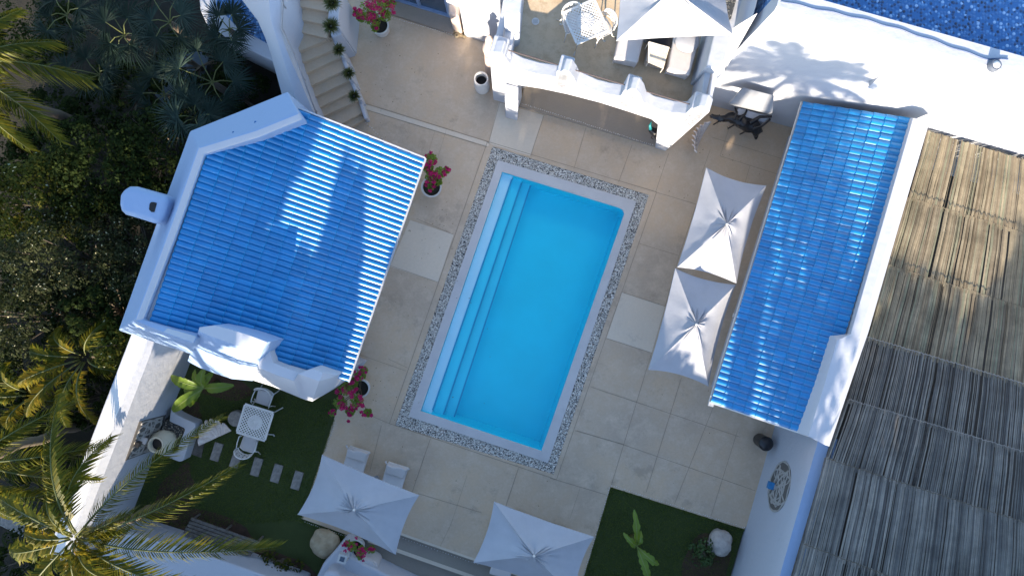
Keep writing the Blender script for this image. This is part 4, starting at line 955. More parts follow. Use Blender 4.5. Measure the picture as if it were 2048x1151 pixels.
# stepping stones
SL_ = [((450, 886), 'half buried brownish stepping stone nearest the planter'), ((433, 903), 'stepping stone just right of the planter'), ((472, 917), 'stepping stone under the lower chair'), ((513, 933), 'stepping stone right of the lower lawn chair'), ((553, 946), 'second stepping stone from the patio end of the row'), ((594, 960), 'stepping stone at the patio end of the row')]
SL_ = SL_[1:]
proto = None
for i, ((x, y), lab) in enumerate(SL_):
    mb = MB(); w, h = .13, .27
    mb.box((0, 0, .0), (w * 2, h * 2, .05)); 
    if proto is None: proto = mb.build('stepping_stone', M_stone, bevel=.012, origin=(0, 0, 0)); o = proto
    else: o = copy_tree(proto)
    o.location = at0(x, y, -.012); o.rotation_euler = (0, 0, math.radians(-18 + random.uniform(-2, 2))); tag(o, lab, 'stepping stone', 'stepping stones across the lawn')
mb = MB(); mb.prism([P(x, y, 0.0) for x, y in ((392, 856), (414, 862), (402, 915), (376, 905))][::-1], -.05); tag(mb.build('brown_slab', M_wood, bevel=.01), 'brownish slab lying beside the planter under the palm frond tip', 'slab')
# giant clam shell
def clam(name, a, b, w, hgt, z, label, flutes=7, mat=M_shell, tilt=0):
    A = P(*a, z); B = P(*b, z); d = (B - A); L = d.length; d.normalize(); s = Vector((-d.y, d.x, 0)); NU, NV = 56, 14; mb = MB()
    for i in range(NU + 1):
        u = i / NU; ph = u * flutes * 2 * math.pi
        for j in range(NV + 1):
            v = j / NV; e = math.sin(math.pi * u) ** .6
            r = v * e; x = L * (u - .5) * (.35 + .65 * v) + L / 2; fl = math.sin(ph) * v
            y = -w * .5 + w * r * (1 + .20 * fl); zz = z + hgt * (v ** 1.5) + .075 * math.cos(ph) * v * e
            mb.v.append(A + d * x + s * y + Vector((0, 0, zz - z)))
    for i in range(NU):
        for j in range(NV):
            a_ = i * (NV + 1) + j; mb.f.append((a_, a_ + 1, a_ + NV + 2, a_ + NV + 1))
    o = mb.build(name, mat, auto=60, solid=.03); return tag(o, label, 'shell')
clam('giant_clam_shell', (397, 872), (462, 842), .50, .22, .05, 'white fluted giant clam shell on the lawn edge between planter and table')
clam('giant_clam_shell', (1376, 308), (1404, 246), .30, .45, .05, 'upright fluted giant clam shell at the foot of the right porch column', 8)
# wooden bench
be = thing('wooden_bench', P(450, 1075, 0), 'weathered grey slatted wooden bench under the low palm frond', 'bench')
q0 = [P(383, 1034, .4), P(520, 1083, .4), P(500, 1112, .4), P(365, 1066, .4)]
for k in range(5):
    t0 = k / 5; t1 = (k + .82) / 5
    mb = MB(); mb.prism([q0[0].lerp(q0[3], t0), q0[1].lerp(q0[2], t0), q0[1].lerp(q0[2], t1), q0[0].lerp(q0[3], t1)], .36); mb.build('seat_slat', M_wood, be, bevel=.006)
r0 = [P(392, 1112, .85), P(474, 1141, .85), P(479, 1133, .85), P(398, 1106, .85)]
for k in range(3):
    mb = MB(); o_ = Vector((0, 0, -.14 * k)); mb.prism([p + o_ for p in r0], .78 - .14 * k); mb.build('back_slat', M_wood, be, bevel=.005)
for t in (.03, .5, .97):
    for s in (0.05, .95):
        p = q0[0].lerp(q0[1], t).lerp(q0[3].lerp(q0[2], t), s); mb = MB(); mb.tube([Vector((p.x, p.y, .36)), Vector((p.x, p.y, -.03))], .035, 6); mb.build('leg', M_wood, be)
# lantern and rounded seat at the bottom
ln = thing('lantern', P(690, 1110, .55), 'small white lantern with dark glass on the corner wall under the parasol', 'lantern')
c = P(690, 1108, .55)
mb = MB()
for x, y in ((-1, -1), (1, -1), (1, 1), (-1, 1)): mb.tube([c + Vector((x * .1, y * .1, 0)), c + Vector((x * .1, y * .1, .3))], .014, 6)
mb.box(c + Vector((0, 0, .31)), (.25, .25, .03), -.3); mb.box(c + Vector((0, 0, .01)), (.25, .25, .02), -.3); mb.build('lantern_frame', M_potw, ln)
mb = MB(); mb.box(c + Vector((0, 0, .335)), (.13, .13, .02), -.3); mb.build('glass', M_glass, ln)
pf = thing('pouf', P(735, 1120, 0), 'white rounded seat tucked against the corner wall below the bougainvillea', 'seat')
mb = MB(); mb.prism([P(x, y, .42) for x, y in ((706, 1112), (740, 1116), (753, 1124), (756, 1132), (753, 1144), (745, 1150), (720, 1140), (702, 1130))][::-1], -.28); mb.build('seat_block', M_cush, pf, bevel=.06, seg=4)
mb = MB(); mb.prism([P(x, y, .46) for x, y in ((714, 1116), (742, 1120), (750, 1128), (744, 1142), (716, 1130))][::-1], .4); mb.build('seat_pad', M_cush, pf, bevel=.03, seg=3)
# rough black driftwood beast near the hood
dg = thing('black_driftwood_sculpture', P(1490, 240, 0), 'long black driftwood sculpture lying on thin legs before the wall hood', 'sculpture')
def organic(pts, r, name, par, mat, seed=0, n=12, amp=.25):
    mb = MB(); path = []; rr = []
    for i in range(len(pts) - 1):
        for k in range(5):
            t = k / 5; path.append(Vector(pts[i]).lerp(Vector(pts[i + 1]), t)); rr.append(lerp(r[i], r[i + 1], t))
    path.append(Vector(pts[-1])); rr.append(r[-1]); mb.tube(path, rr, n)
    for v in mb.v:
        q = v * 7 + Vector((seed, 0, 0)); k = max(rr); v += Vector((noise.noise(q), noise.noise(q + Vector((9, 0, 0))), noise.noise(q + Vector((0, 9, 0))))) * k * amp
    return mb.build(name, mat, par, smooth=True)
organic([P(1421, 234, .8), P(1440, 236, .85), P(1462, 236, .85), P(1485, 244, .8), P(1506, 252, .75), P(1516, 264, .6), P(1510, 276, .4)], [.05, .09, .12, .2, .2, .12, .04], 'body', dg, M_black, 1, amp=.5)
organic([P(1478, 240, .95), P(1490, 228, 1.0), P(1496, 215, .95)], [.06, .035, .02], 'branch', dg, M_black, 2, 8)
organic([P(1500, 246, .95), P(1520, 234, 1.05), P(1543, 233, 1.1)], [.07, .05, .03], 'branch', dg, M_black, 3, 8)
organic([P(1506, 256, .95), P(1524, 252, 1.0), P(1541, 238, 1.05)], [.05, .035, .03], 'branch', dg, M_black, 4, 8)
organic([P(1468, 240, .95), P(1474, 226, 1.0), P(1470, 214, .9)], [.05, .035, .02], 'branch', dg, M_black, 5, 8)
for x, y in ((1445, 238), (1475, 246), (1500, 258), (1510, 250)):
    p = P(x, y, .75); mb = MB(); mb.tube([p, Vector((p.x - .03, p.y + .02, 0))], [.03, .018], 7); mb.build('leg', M_black, dg, smooth=True)
# rooster figure in the porch
ro = thing('rooster_figure', P(1312, 275, 0), 'black rooster figure with yellow beak and turquoise tail in the porch opening', 'figurine')
b0 = P(1308, 266, .5)
organic([P(1301, 257, .62), P(1306, 262, .55), P(1312, 266, .5), P(1318, 266, .55), P(1322, 262, .68)], [.05, .11, .13, .09, .05], 'body', ro, M_black, 6, amp=.25)
organic([P(1301, 258, .65), P(1300, 250, .8), P(1303, 243, .85)], [.05, .04, .01], 'tail', ro, plain('turquoise_glaze', (.02, .22, .24), .3), 7, 8)
organic([P(1321, 262, .72), P(1326, 259, .75), P(1328, 263, .74)], [.035, .03, .008], 'beak_and_comb', ro, plain('orange_glaze', (.55, .22, .03), .4), 8, 8)
for x, y in ((1307, 268), (1314, 268)):
    p = P(x, y, .42); mb = MB(); mb.tube([p, Vector((p.x, p.y - .04, .1)), Vector((p.x + .06, p.y - .08, .1))], [.014, .012, .01], 6); mb.build('leg', M_twig, ro)
# pinkish seated statue on the wall corner
sg = thing('seated_statue', P(977, 95, 0), 'small pinkish stone statue at the corner between the lit wall and the roof terrace', 'statue')
organic([P(978, 108, 1.5), P(976, 96, 1.8), P(977, 86, 2.2)], [.12, .15, .08], 'body', sg, M_pink, 9, 14, .2)
organic([P(977, 86, 2.2), P(978, 78, 2.4), P(978, 71, 2.6)], [.09, .10, .03], 'head', sg, M_pink, 10, 12, .15)
organic([P(982, 92, 2.0), P(986, 86, 2.1), P(985, 80, 2.2)], [.07, .07, .04], 'arm', sg, M_pink, 11, 10, .15)
q_ = P(978, 108, 1.5); mb = MB(); mb.tube([Vector((q_.x, q_.y, 0)), q_], [.16, .13], 12); mb.build('pedestal', M_pink, sg)
# ---------------------------------------------------------------- reed roof
rr_ = thing('reed_roof', P(1850, 700, 0), 'large shade roof of reeds laid in overlapping bands, shade painted into the lower ones, at the right', 'reed roof')
RT = [((1857, 262), (2200, 365)), ((1817, 395), (2200, 512)), ((1776, 530), (2200, 662)), ((1733, 673), (2200, 812)), ((1696, 797), (2200, 948)), ((1652, 915), (2200, 1092)), ((1606, 1085), (2200, 1310)), ((1560, 1235), (2200, 1440))]
gaps = [1.08, 1.08, 1.03, .74, .86, 1.05, 1.0]
for bi in range(7):
    (a0, a1), (b0, b1) = RT[bi], RT[bi + 1]; z0, z1 = 2.85, 2.80
    mb = MB(); A0 = P(*a0, z0); A1 = P(*a1, z0); B0 = P(*b0, z1); B1 = P(*b1, z1)
    LN = (A1 - A0).length; k = 0; x = 0.0
    while x < LN - .05:
        w = random.uniform(.032, .058); t = x / LN; tw = w * gaps[bi] * (1 if random.random() < .94 else .35)
        j0 = random.uniform(-.015, .015); z = random.uniform(-.007, .007)
        p0 = A0.lerp(A1, t + random.uniform(-.0015, .0015)); p1 = B0.lerp(B1, t + random.uniform(-.0015, .0015)); d = (p1 - p0).normalized(); s = Vector((-d.y, d.x, 0)) * tw / 2
        p1 = p1 + d * (.07 + random.uniform(-.02, .06)); p0 = p0 - d * random.uniform(0, .03)
        if random.random() < .025: x += w; continue
        pts = [p0, p0.lerp(p1, .33) + s * random.uniform(-.35, .35), p0.lerp(p1, .66) + s * random.uniform(-.35, .35), p1]
        vs = []
        for q, p in enumerate(pts):
            up = Vector((0, 0, z + .03 * math.sin(math.pi * q / 3) * random.uniform(.6, 1) + (.03 if q == 3 else -.02 if q == 0 else 0)))
            vs += [p - s + up - Vector((0, 0, .007)), p + up + Vector((0, 0, .007)), p + s + up - Vector((0, 0, .007))]
        fs = []
        for q in range(3):
            o_ = q * 3; fs += [(o_, o_ + 1, o_ + 4, o_ + 3), (o_ + 1, o_ + 2, o_ + 5, o_ + 4), (o_ + 2, o_, o_ + 3, o_ + 5)]
        mb.add(vs, fs); x += w
    mb.build('reed_mat', M_reed if bi < 3 else M_reedshade, rr_)
    if bi > 0:
        mb = MB()
        pts = []
        for k in range(110):
            t = k / 109; p = A0.lerp(A1, t); p.z += .045 + .012 * math.sin(k * 2.1); p.y += .02 * noise.noise(Vector((k * .3, bi, 0))) + (.012 if k % 2 else -.012); pts.append(p)
        mb.tube(pts, (.008 if bi != 3 else .011), 4); mb.build('binding_wire', plain('binding_wire_%s' % ('pale' if bi in (3, 4) else 'brown'), (.28, .27, .25) if bi in (3, 4) else (.10, .08, .05), .6), rr_)
for k in range(8):
    a = P(1845 + k * 45, 276 + k * 14, 2.7); b = P(1560 + k * 62, 1235 + k * 22, 2.62); mb = MB(); mb.bar(a, b, .08, .1); mb.build('beam', M_wood, rr_)
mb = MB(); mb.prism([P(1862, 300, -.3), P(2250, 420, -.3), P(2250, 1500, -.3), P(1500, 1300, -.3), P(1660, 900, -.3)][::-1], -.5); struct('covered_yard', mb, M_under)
# ---------------------------------------------------------------- plants
def frond(name, a, b, rise, parent, mat, width=.42, n=46, droop=.12, seed=0, skew=.0, stem=.028, bend=0.0, fwd=.75, gap0=.12):
    """pinnate frond from a to b; rise lifts the middle, bend bows it sideways"""
    rnd = random.Random(seed); d = b - a; L = d.length; h = Vector((d.x, d.y, 0)).normalized(); s0 = Vector((-h.y, h.x, 0))
    def pos(t): return a + d * t + Vector((0, 0, rise * 4 * t * (1 - t))) + s0 * (bend * 4 * t * (1 - t))
    mb = MB(); path = [pos(k / 14) for k in range(15)]
    r = MB(); r.tube(path, [lerp(stem, .006, k / 14) for k in range(15)], 5)
    for i in range(n):
        t = gap0 + (1 - gap0) * (i + .5) / n; p = pos(t); tg = (pos(min(1, t + .02)) - pos(t - .02)).normalized(); s = Vector((0, 0, 1)).cross(tg).normalized()
        ln = width * (math.sin(math.pi * min(1, .14 + .80 * t)) ** .6) * rnd.uniform(.8, 1.15)
        for sg in (-1, 1):
            if rnd.random() < .05: continue
            l = ln * (1 + sg * skew); dr = (s * sg * 1.0 + tg * (fwd + 1.1 * t * t + rnd.uniform(-.15, .2))).normalized()
            up = Vector((0, 0, .25 * rnd.uniform(.2, 1.0)))
            q1 = p + (dr + up) * l * .5; q2 = p + dr * l + Vector((0, 0, -droop * rnd.uniform(.3, 2.2))); w = tg * .5 + Vector((0, 0, .25)); w = w.normalized() * .025 * rnd.uniform(.8, 1.3)
            mb.add([p - w * .7, p + w * .7, q1 + w, q1 - w, q2], [(0, 1, 2, 3), (3, 2, 4)])
    o = mb.build(name, mat, parent); r.build('midrib', M_stem, o, smooth=True); return o
def palm(name, px, zc, fr, label, group, mat=M_frond, width=.42, trunk=.14, ground=-.5, seed=0, lean=(0, 0)):
    c = P(px[0], px[1], zc); g = Vector((c.x + lean[0], c.y + lean[1], ground)); root = thing(name, g, label, 'palm tree', group)
    mb = MB(); m = 14; cc_ = c - Vector((0, 0, .3)); mb.tube([g.lerp(cc_, k / m) + Vector((.04 * math.sin(k), .04 * math.cos(k * 1.3), 0)) for k in range(m + 1)], [trunk * (1.25 if k == 0 else 1 - .25 * k / m) * (1 + .06 * (k % 2)) for k in range(m + 1)], 10)
    mb.build('trunk', M_bark, root, smooth=True)
    for i, f in enumerate(fr):
        tx, ty, tz, rise = f[:4]; kw = f[4] if len(f) > 4 else {}
        m_ = kw.pop('mat', mat); b = P(tx, ty, tz); dd = (b - c).normalized() * .12
        frond('frond', c + dd, b, rise, root, m_, seed=seed * 50 + i, **{'width': width, **kw})
    return root
GP2 = 'coconut palms at the left edge'
palm('coconut_palm', (148, 1076), 5.0, [
    (478, 928, 4.3, .55, dict(n=62, width=.40, skew=-.35, bend=-.12)), (446, 832, 4.1, .5, dict(n=60, width=.36, skew=-.1, bend=.15)),
    (556, 1092, 4.2, .55, dict(n=66, width=.50, skew=.25, mat=M_frond, droop=.05)), (118, 792, 4.2, .5, dict(n=56, width=.46)), (222, 872, 4.2, .4, dict(n=50, width=.45, bend=.3)),
    (-10, 985, 4.0, .5, dict(bend=-.25)), (20, 1100, 4.2, .4, {}), (60, 1200, 3.8, .5, {}), (200, 1190, 4.0, .5, dict(mat=M_frondyel)), (300, 1180, 3.6, .4, dict(width=.5)), (400, 1172, 3.5, .45, dict(width=.5)),
    (270, 1020, 5.1, .25, dict(width=.3, n=30)), (95, 985, 4.9, .3, dict(width=.3, n=30)), (50, 1060, 4.7, .3, dict(width=.35, n=34, mat=M_frondyel)), (215, 1130, 4.7, .3, dict(width=.3, n=30, mat=M_frondyel)), (150, 1160, 4.5, .3, dict(width=.4, n=34)), (175, 1050, 5.6, .1, dict(width=.25, n=24)), (120, 1050, 5.6, .1, dict(width=.25, n=24)), (165, 1100, 5.5, .1, dict(width=.25, n=24, mat=M_frondyel)), (130, 1105, 5.6, .1, dict(width=.25, n=24)), (190, 1080, 5.5, .1, dict(width=.28, n=24)), (255, 1062, 4.8, .3, dict(width=.35, n=30)), (235, 1160, 4.6, .4, dict(width=.4, n=34))],
    'large coconut palm at the bottom left with fronds reaching over the wall and lawn', GP2, seed=1, lean=(-.4, -.9), width=.42)
palm('coconut_palm', (-60, 925), 4.6, [(216, 888, 4.0, .5, dict(n=56, width=.42)), (150, 800, 3.8, .5, {}), (40, 1040, 3.8, .4, {}), (110, 985, 3.7, .4, dict(bend=-.3)), (60, 850, 4.1, .3, {}), (200, 960, 3.2, .3, dict(mat=M_frond))],
     'coconut palm cut by the left edge beside the lower palm', GP2, seed=2, lean=(-.3, 0))
palm('coconut_palm', (-95, 150), 5.0, [(112, 84, 4.6, .5, dict(n=52, width=.45, mat=M_frond, skew=-.3)), (186, 160, 4.3, .5, dict(n=60, width=.5, skew=-.35, bend=.2)), (122, 285, 4.2, .55, dict(n=60, width=.60, bend=.35, skew=-.1)), (60, 300, 3.8, .3, {}), (40, 20, 4.2, .3, {})],
     'coconut palm cut by the left edge near the top with three fronds in view', GP2, seed=3)
palm('yellow_palm', (168, 715), 1.6, [(36, 768, 1.9, .5, dict(mat=M_frondyel)), (52, 830, 1.7, .5, dict(mat=M_frondyel, n=56)), (130, 850, 1.6, .5, {}), (196, 850, 2.0, .6, dict(mat=M_frondyel, width=.22)), (255, 745, 1.8, .4, {}), (215, 640, 1.9, .4, {}), (110, 660, 1.8, .4, dict(mat=M_frondyel)), (60, 700, 1.9, .4, {})],
     'low yellow green palm growing outside the garden wall', 'low yellow palms', width=.38, trunk=.07, seed=4)
palm('yellow_palm', (60, 790), 1.4, [(5, 730, 1.6, .4, {}), (110, 720, 1.7, .5, dict(mat=M_frondyel)), (150, 800, 1.6, .4, {}), (20, 860, 1.5, .4, dict(mat=M_frondyel)), (-20, 790, 1.4, .3, {})],
     'smaller yellow green palm close to the left edge', 'low yellow palms', width=.35, trunk=.06, seed=5)
# fan palms in the shade, top left
def fanleaf(hub, direction, R, nb, parent, mat, stem_from, seed):
    rnd = random.Random(seed); mb = MB(); mb2 = MB(); mb2.tube([stem_from, stem_from.lerp(hub, .5) + Vector((0, 0, .12)), hub], [.016, .013, .010], 5)
    n0 = direction
    for k in range(nb):
        a = n0 + (k / (nb - 1) - .5) * math.radians(250); l = R * (1 - .25 * abs(k / (nb - 1) - .5) * 2) * rnd.uniform(.85, 1.1)
        d = Vector((math.cos(a), math.sin(a), 0)); s = Vector((-d.y, d.x, 0)); z = rnd.uniform(-.02, .12)
        w = .017; m = hub + d * l * .5 + Vector((0, 0, z * .7)); e = hub + d * l + Vector((0, 0, z - .12 * rnd.random()))
        mb.add([hub - s * .004, hub + s * .004, m + s * w + Vector((0, 0, .02)), m - s * w, e], [(0, 1, 2, 3), (3, 2, 4)])
    o = mb.build('fan_leaf', mat, parent); mb2.build('leaf_stalk', M_stem, o); return o
def fanpalm(px, z, n, R, spread, label, seed, mat):
    c = P(px[0], px[1], z); root = thing('fan_palm', Vector((c.x, c.y, -.5)), label, 'palm tree', 'fan palms in the shaded garden'); rnd = random.Random(seed)
    mb = MB(); mb.tube([Vector((c.x, c.y, -.5)), c - Vector((0, 0, .3)), c], [.12, .09, .06], 9); mb.build('trunk', M_bark, root)
    for k in range(n):
        a = 2 * math.pi * (k + rnd.uniform(-.2, .2)) / n; q = spread * rnd.uniform(.6, 1.2); hub = c + Vector((math.cos(a) * q, math.sin(a) * q, rnd.uniform(.05, .5)))
        fanleaf(hub, a, R * rnd.uniform(1.0, 1.3), 32, root, mat if rnd.random() < .7 else M_fan, c, seed * 20 + k)
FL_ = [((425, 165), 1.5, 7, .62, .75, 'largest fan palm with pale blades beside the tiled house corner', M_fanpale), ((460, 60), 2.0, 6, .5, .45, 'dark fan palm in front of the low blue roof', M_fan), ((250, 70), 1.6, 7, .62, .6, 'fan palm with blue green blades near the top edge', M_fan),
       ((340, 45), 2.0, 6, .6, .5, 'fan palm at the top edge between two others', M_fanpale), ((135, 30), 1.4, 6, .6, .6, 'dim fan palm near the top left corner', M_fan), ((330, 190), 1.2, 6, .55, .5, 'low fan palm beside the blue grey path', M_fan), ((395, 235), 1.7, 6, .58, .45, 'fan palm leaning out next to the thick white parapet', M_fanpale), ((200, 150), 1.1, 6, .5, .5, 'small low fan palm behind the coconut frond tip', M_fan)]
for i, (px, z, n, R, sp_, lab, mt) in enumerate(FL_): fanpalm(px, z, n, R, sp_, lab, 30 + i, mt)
def crown_tree(name, px, rx, ry, z0, z1, nleaf, mat, label, cat, group, seed, leaf=.085, extra=None, clumps=46, ground=-.5):
    rnd = random.Random(seed); c = P(px[0], px[1], z1 * .7); k = KPX * (CAM_H - z1 * .7) / CAM_H; RX, RY = rx * k, ry * k
    root = thing(name, Vector((c.x, c.y, ground)), label, cat, group)
    cl = []
    for i in range(clumps):
        a = rnd.uniform(0, 6.283); q = math.sqrt(rnd.random()); dome = math.sqrt(max(0, 1 - q * q * .8))
        z = z0 + (z1 - z0) * dome * rnd.uniform(.55, 1.08); wob = 1 + .3 * noise.noise(Vector((math.cos(a) * 2, math.sin(a) * 2, seed)))
        cl.append((Vector((c.x + RX * q * wob * math.cos(a), c.y + RY * q * wob * math.sin(a), z)), rnd.uniform(.16, .36) * max(.7, (RX + RY) / 2.6)))
    mb = MB(); mx = MB()
    for i in range(nleaf):
        cc, r = cl[i % clumps]; v = Vector((rnd.gauss(0, 1), rnd.gauss(0, 1), rnd.gauss(0, .75)))
        v = v.normalized() * r * rnd.uniform(.55, 1.1) ** .6; p = cc + v
        nrm = (v.normalized() + Vector((0, 0, .7)) + Vector((rnd.uniform(-.6, .6), rnd.uniform(-.6, .6), rnd.uniform(-.3, .3)))).normalized()
        u = nrm.cross(Vector((rnd.uniform(-1, 1), rnd.uniform(-1, 1), .1))).normalized(); w = nrm.cross(u); s = leaf * rnd.uniform(.6, 1.3)
        tgt = mx if (extra and rnd.random() < extra[1] and v.z > .1 * r) else mb
        if tgt is mx: s *= .8
        tgt.add([p - u * s * .5, p + w * s * .28, p + u * s * .5, p - w * s * .28], [(0, 1, 2, 3)])
    mb.build('crown', mat, root)
    if extra: mx.build('blossom', extra[0], root)
    t = MB(); g = Vector((c.x, c.y, ground)); f = g + Vector((0, 0, (z0 - ground) * .7)); t.tube([g, f], [.10, .07], 8)
    for i in range(0, min(clumps, 14)): t.tube([f, f.lerp(cl[i][0], .5) + Vector((0, 0, .1)), cl[i][0]], [.04, .025, .01], 5)
    t.build('trunk', M_bark, root); return root
GT = 'shrubs and small trees in the wild garden'
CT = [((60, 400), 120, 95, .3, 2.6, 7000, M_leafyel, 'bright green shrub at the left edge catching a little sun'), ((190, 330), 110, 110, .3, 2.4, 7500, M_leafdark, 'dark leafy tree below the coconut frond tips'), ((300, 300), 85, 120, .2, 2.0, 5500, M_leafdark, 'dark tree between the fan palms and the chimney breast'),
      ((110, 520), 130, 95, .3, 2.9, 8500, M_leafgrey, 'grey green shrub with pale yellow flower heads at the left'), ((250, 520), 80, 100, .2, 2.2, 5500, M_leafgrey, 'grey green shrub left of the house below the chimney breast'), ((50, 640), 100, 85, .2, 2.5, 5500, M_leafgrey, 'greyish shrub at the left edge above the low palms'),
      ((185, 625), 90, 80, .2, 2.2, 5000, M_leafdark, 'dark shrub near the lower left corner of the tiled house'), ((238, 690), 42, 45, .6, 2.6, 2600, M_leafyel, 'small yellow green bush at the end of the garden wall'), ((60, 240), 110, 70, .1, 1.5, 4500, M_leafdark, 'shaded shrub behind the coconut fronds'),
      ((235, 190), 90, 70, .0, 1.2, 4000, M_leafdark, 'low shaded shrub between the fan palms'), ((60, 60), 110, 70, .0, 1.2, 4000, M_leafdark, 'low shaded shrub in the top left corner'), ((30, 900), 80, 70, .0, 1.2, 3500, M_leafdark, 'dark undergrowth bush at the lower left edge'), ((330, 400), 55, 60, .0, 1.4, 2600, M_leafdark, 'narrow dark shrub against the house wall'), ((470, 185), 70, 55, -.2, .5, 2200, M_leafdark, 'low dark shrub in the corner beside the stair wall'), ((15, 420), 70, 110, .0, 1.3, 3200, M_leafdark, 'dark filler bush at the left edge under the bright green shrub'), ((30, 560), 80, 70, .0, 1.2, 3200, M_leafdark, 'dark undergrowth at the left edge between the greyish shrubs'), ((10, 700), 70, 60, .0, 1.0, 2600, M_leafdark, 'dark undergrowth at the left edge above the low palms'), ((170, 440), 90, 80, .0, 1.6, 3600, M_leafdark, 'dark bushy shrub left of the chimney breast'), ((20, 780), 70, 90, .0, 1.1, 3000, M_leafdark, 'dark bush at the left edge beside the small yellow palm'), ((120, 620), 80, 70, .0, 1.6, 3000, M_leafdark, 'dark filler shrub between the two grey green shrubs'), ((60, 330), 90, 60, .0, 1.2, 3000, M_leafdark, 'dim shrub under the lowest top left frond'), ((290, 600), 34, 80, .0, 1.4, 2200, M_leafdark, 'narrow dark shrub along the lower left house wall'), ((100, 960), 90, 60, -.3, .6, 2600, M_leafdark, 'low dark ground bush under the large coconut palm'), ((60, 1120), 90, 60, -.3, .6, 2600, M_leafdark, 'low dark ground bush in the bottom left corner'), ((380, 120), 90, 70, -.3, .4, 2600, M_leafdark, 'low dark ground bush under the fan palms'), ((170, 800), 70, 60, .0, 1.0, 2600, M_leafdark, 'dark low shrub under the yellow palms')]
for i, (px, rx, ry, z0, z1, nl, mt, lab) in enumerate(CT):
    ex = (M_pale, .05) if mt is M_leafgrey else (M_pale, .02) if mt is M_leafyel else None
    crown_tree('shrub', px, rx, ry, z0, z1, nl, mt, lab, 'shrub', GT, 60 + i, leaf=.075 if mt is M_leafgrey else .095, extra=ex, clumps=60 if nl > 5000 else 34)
# garden plants
def leafy(px, z, leaves, label, name='banana_plant', cat='banana plant', seed=0, ragged=.1, wid=.16, mat=M_banana):
    c = P(px[0], px[1], z); root = thing(name, Vector((c.x, c.y, -.03)), label, cat); rnd = random.Random(seed)
    mb = MB(); mb.tube([Vector((c.x, c.y, -.03)), c], [.09, .05], 10); mb.build('stem', M_stem, root, smooth=True)
    for tx, ty, tz, w in leaves:
        b = P(tx, ty, tz); d = b - c; h = Vector((d.x, d.y, 0)).normalized(); s = Vector((-h.y, h.x, 0)); N_ = 16; mb = MB(); mr = MB(); path = []
        for i in range(N_ + 1):
            t = i / N_; p = c + d * t + Vector((0, 0, .22 * 4 * t * (1 - t))); path.append(p); ww = w * math.sin(math.pi * min(1, max(.02, (t - .12) / .9)) ** .8) ** .6 if t > .12 else .015
            for sg in (-1, 1):
                r = 1 - ragged * rnd.random(); mb.v.append(p + s * sg * ww * r + Vector((0, 0, .35 * ww + .02 * math.sin(i * 2.3 + sg))))
            mb.v.append(p)
        for i in range(N_):
            a = 3 * i; mb.f += [(a + 2, a + 5, a + 4, a + 1), (a, a + 3, a + 5, a + 2)]
        lf = mb.build('leaf', mat, root, smooth=True); mr.tube([p + Vector((0, 0, .005)) for p in path], [lerp(.014, .004, i / N_) for i in range(N_ + 1)], 5); mr.build('midrib', plain('banana_rib', (.26, .32, .09), .5), lf)
    return root
leafy((408, 775), .9, [(342, 751, 1.1, .15), (345, 822, 1.0, .17), (378, 812, .8, .14), (468, 770, 1.0, .15), (410, 735, 1.0, .13), (428, 742, .9, .12), (390, 738, .7, .10), (368, 782, .6, .12)], 'banana plant with broad bright leaves between the garden wall and the tiled house', seed=1)
leafy((1273, 1090), .7, [(1268, 1018, 1.0, .12), (1247, 1064, .9, .12), (1318, 1128, 1.0, .13), (1300, 1162, 1.0, .13), (1282, 1060, .7, .08), (1256, 1080, .5, .07)], 'young banana plant with four ragged leaves on the dark right lawn', seed=2, ragged=.45)
crown_tree('shrub', (1408, 1098), 20, 48, .0, .5, 500, M_tropic, 'thin low green shrub beside the pale boulder', 'shrub', None, 90, leaf=.10, clumps=9, ground=-.03)
crown_tree('shrub', (560, 1128), 40, 18, .0, .35, 420, M_leafyel, 'thin low shrub in the bed right of the bench', 'shrub', None, 91, leaf=.10, clumps=9, ground=-.03)
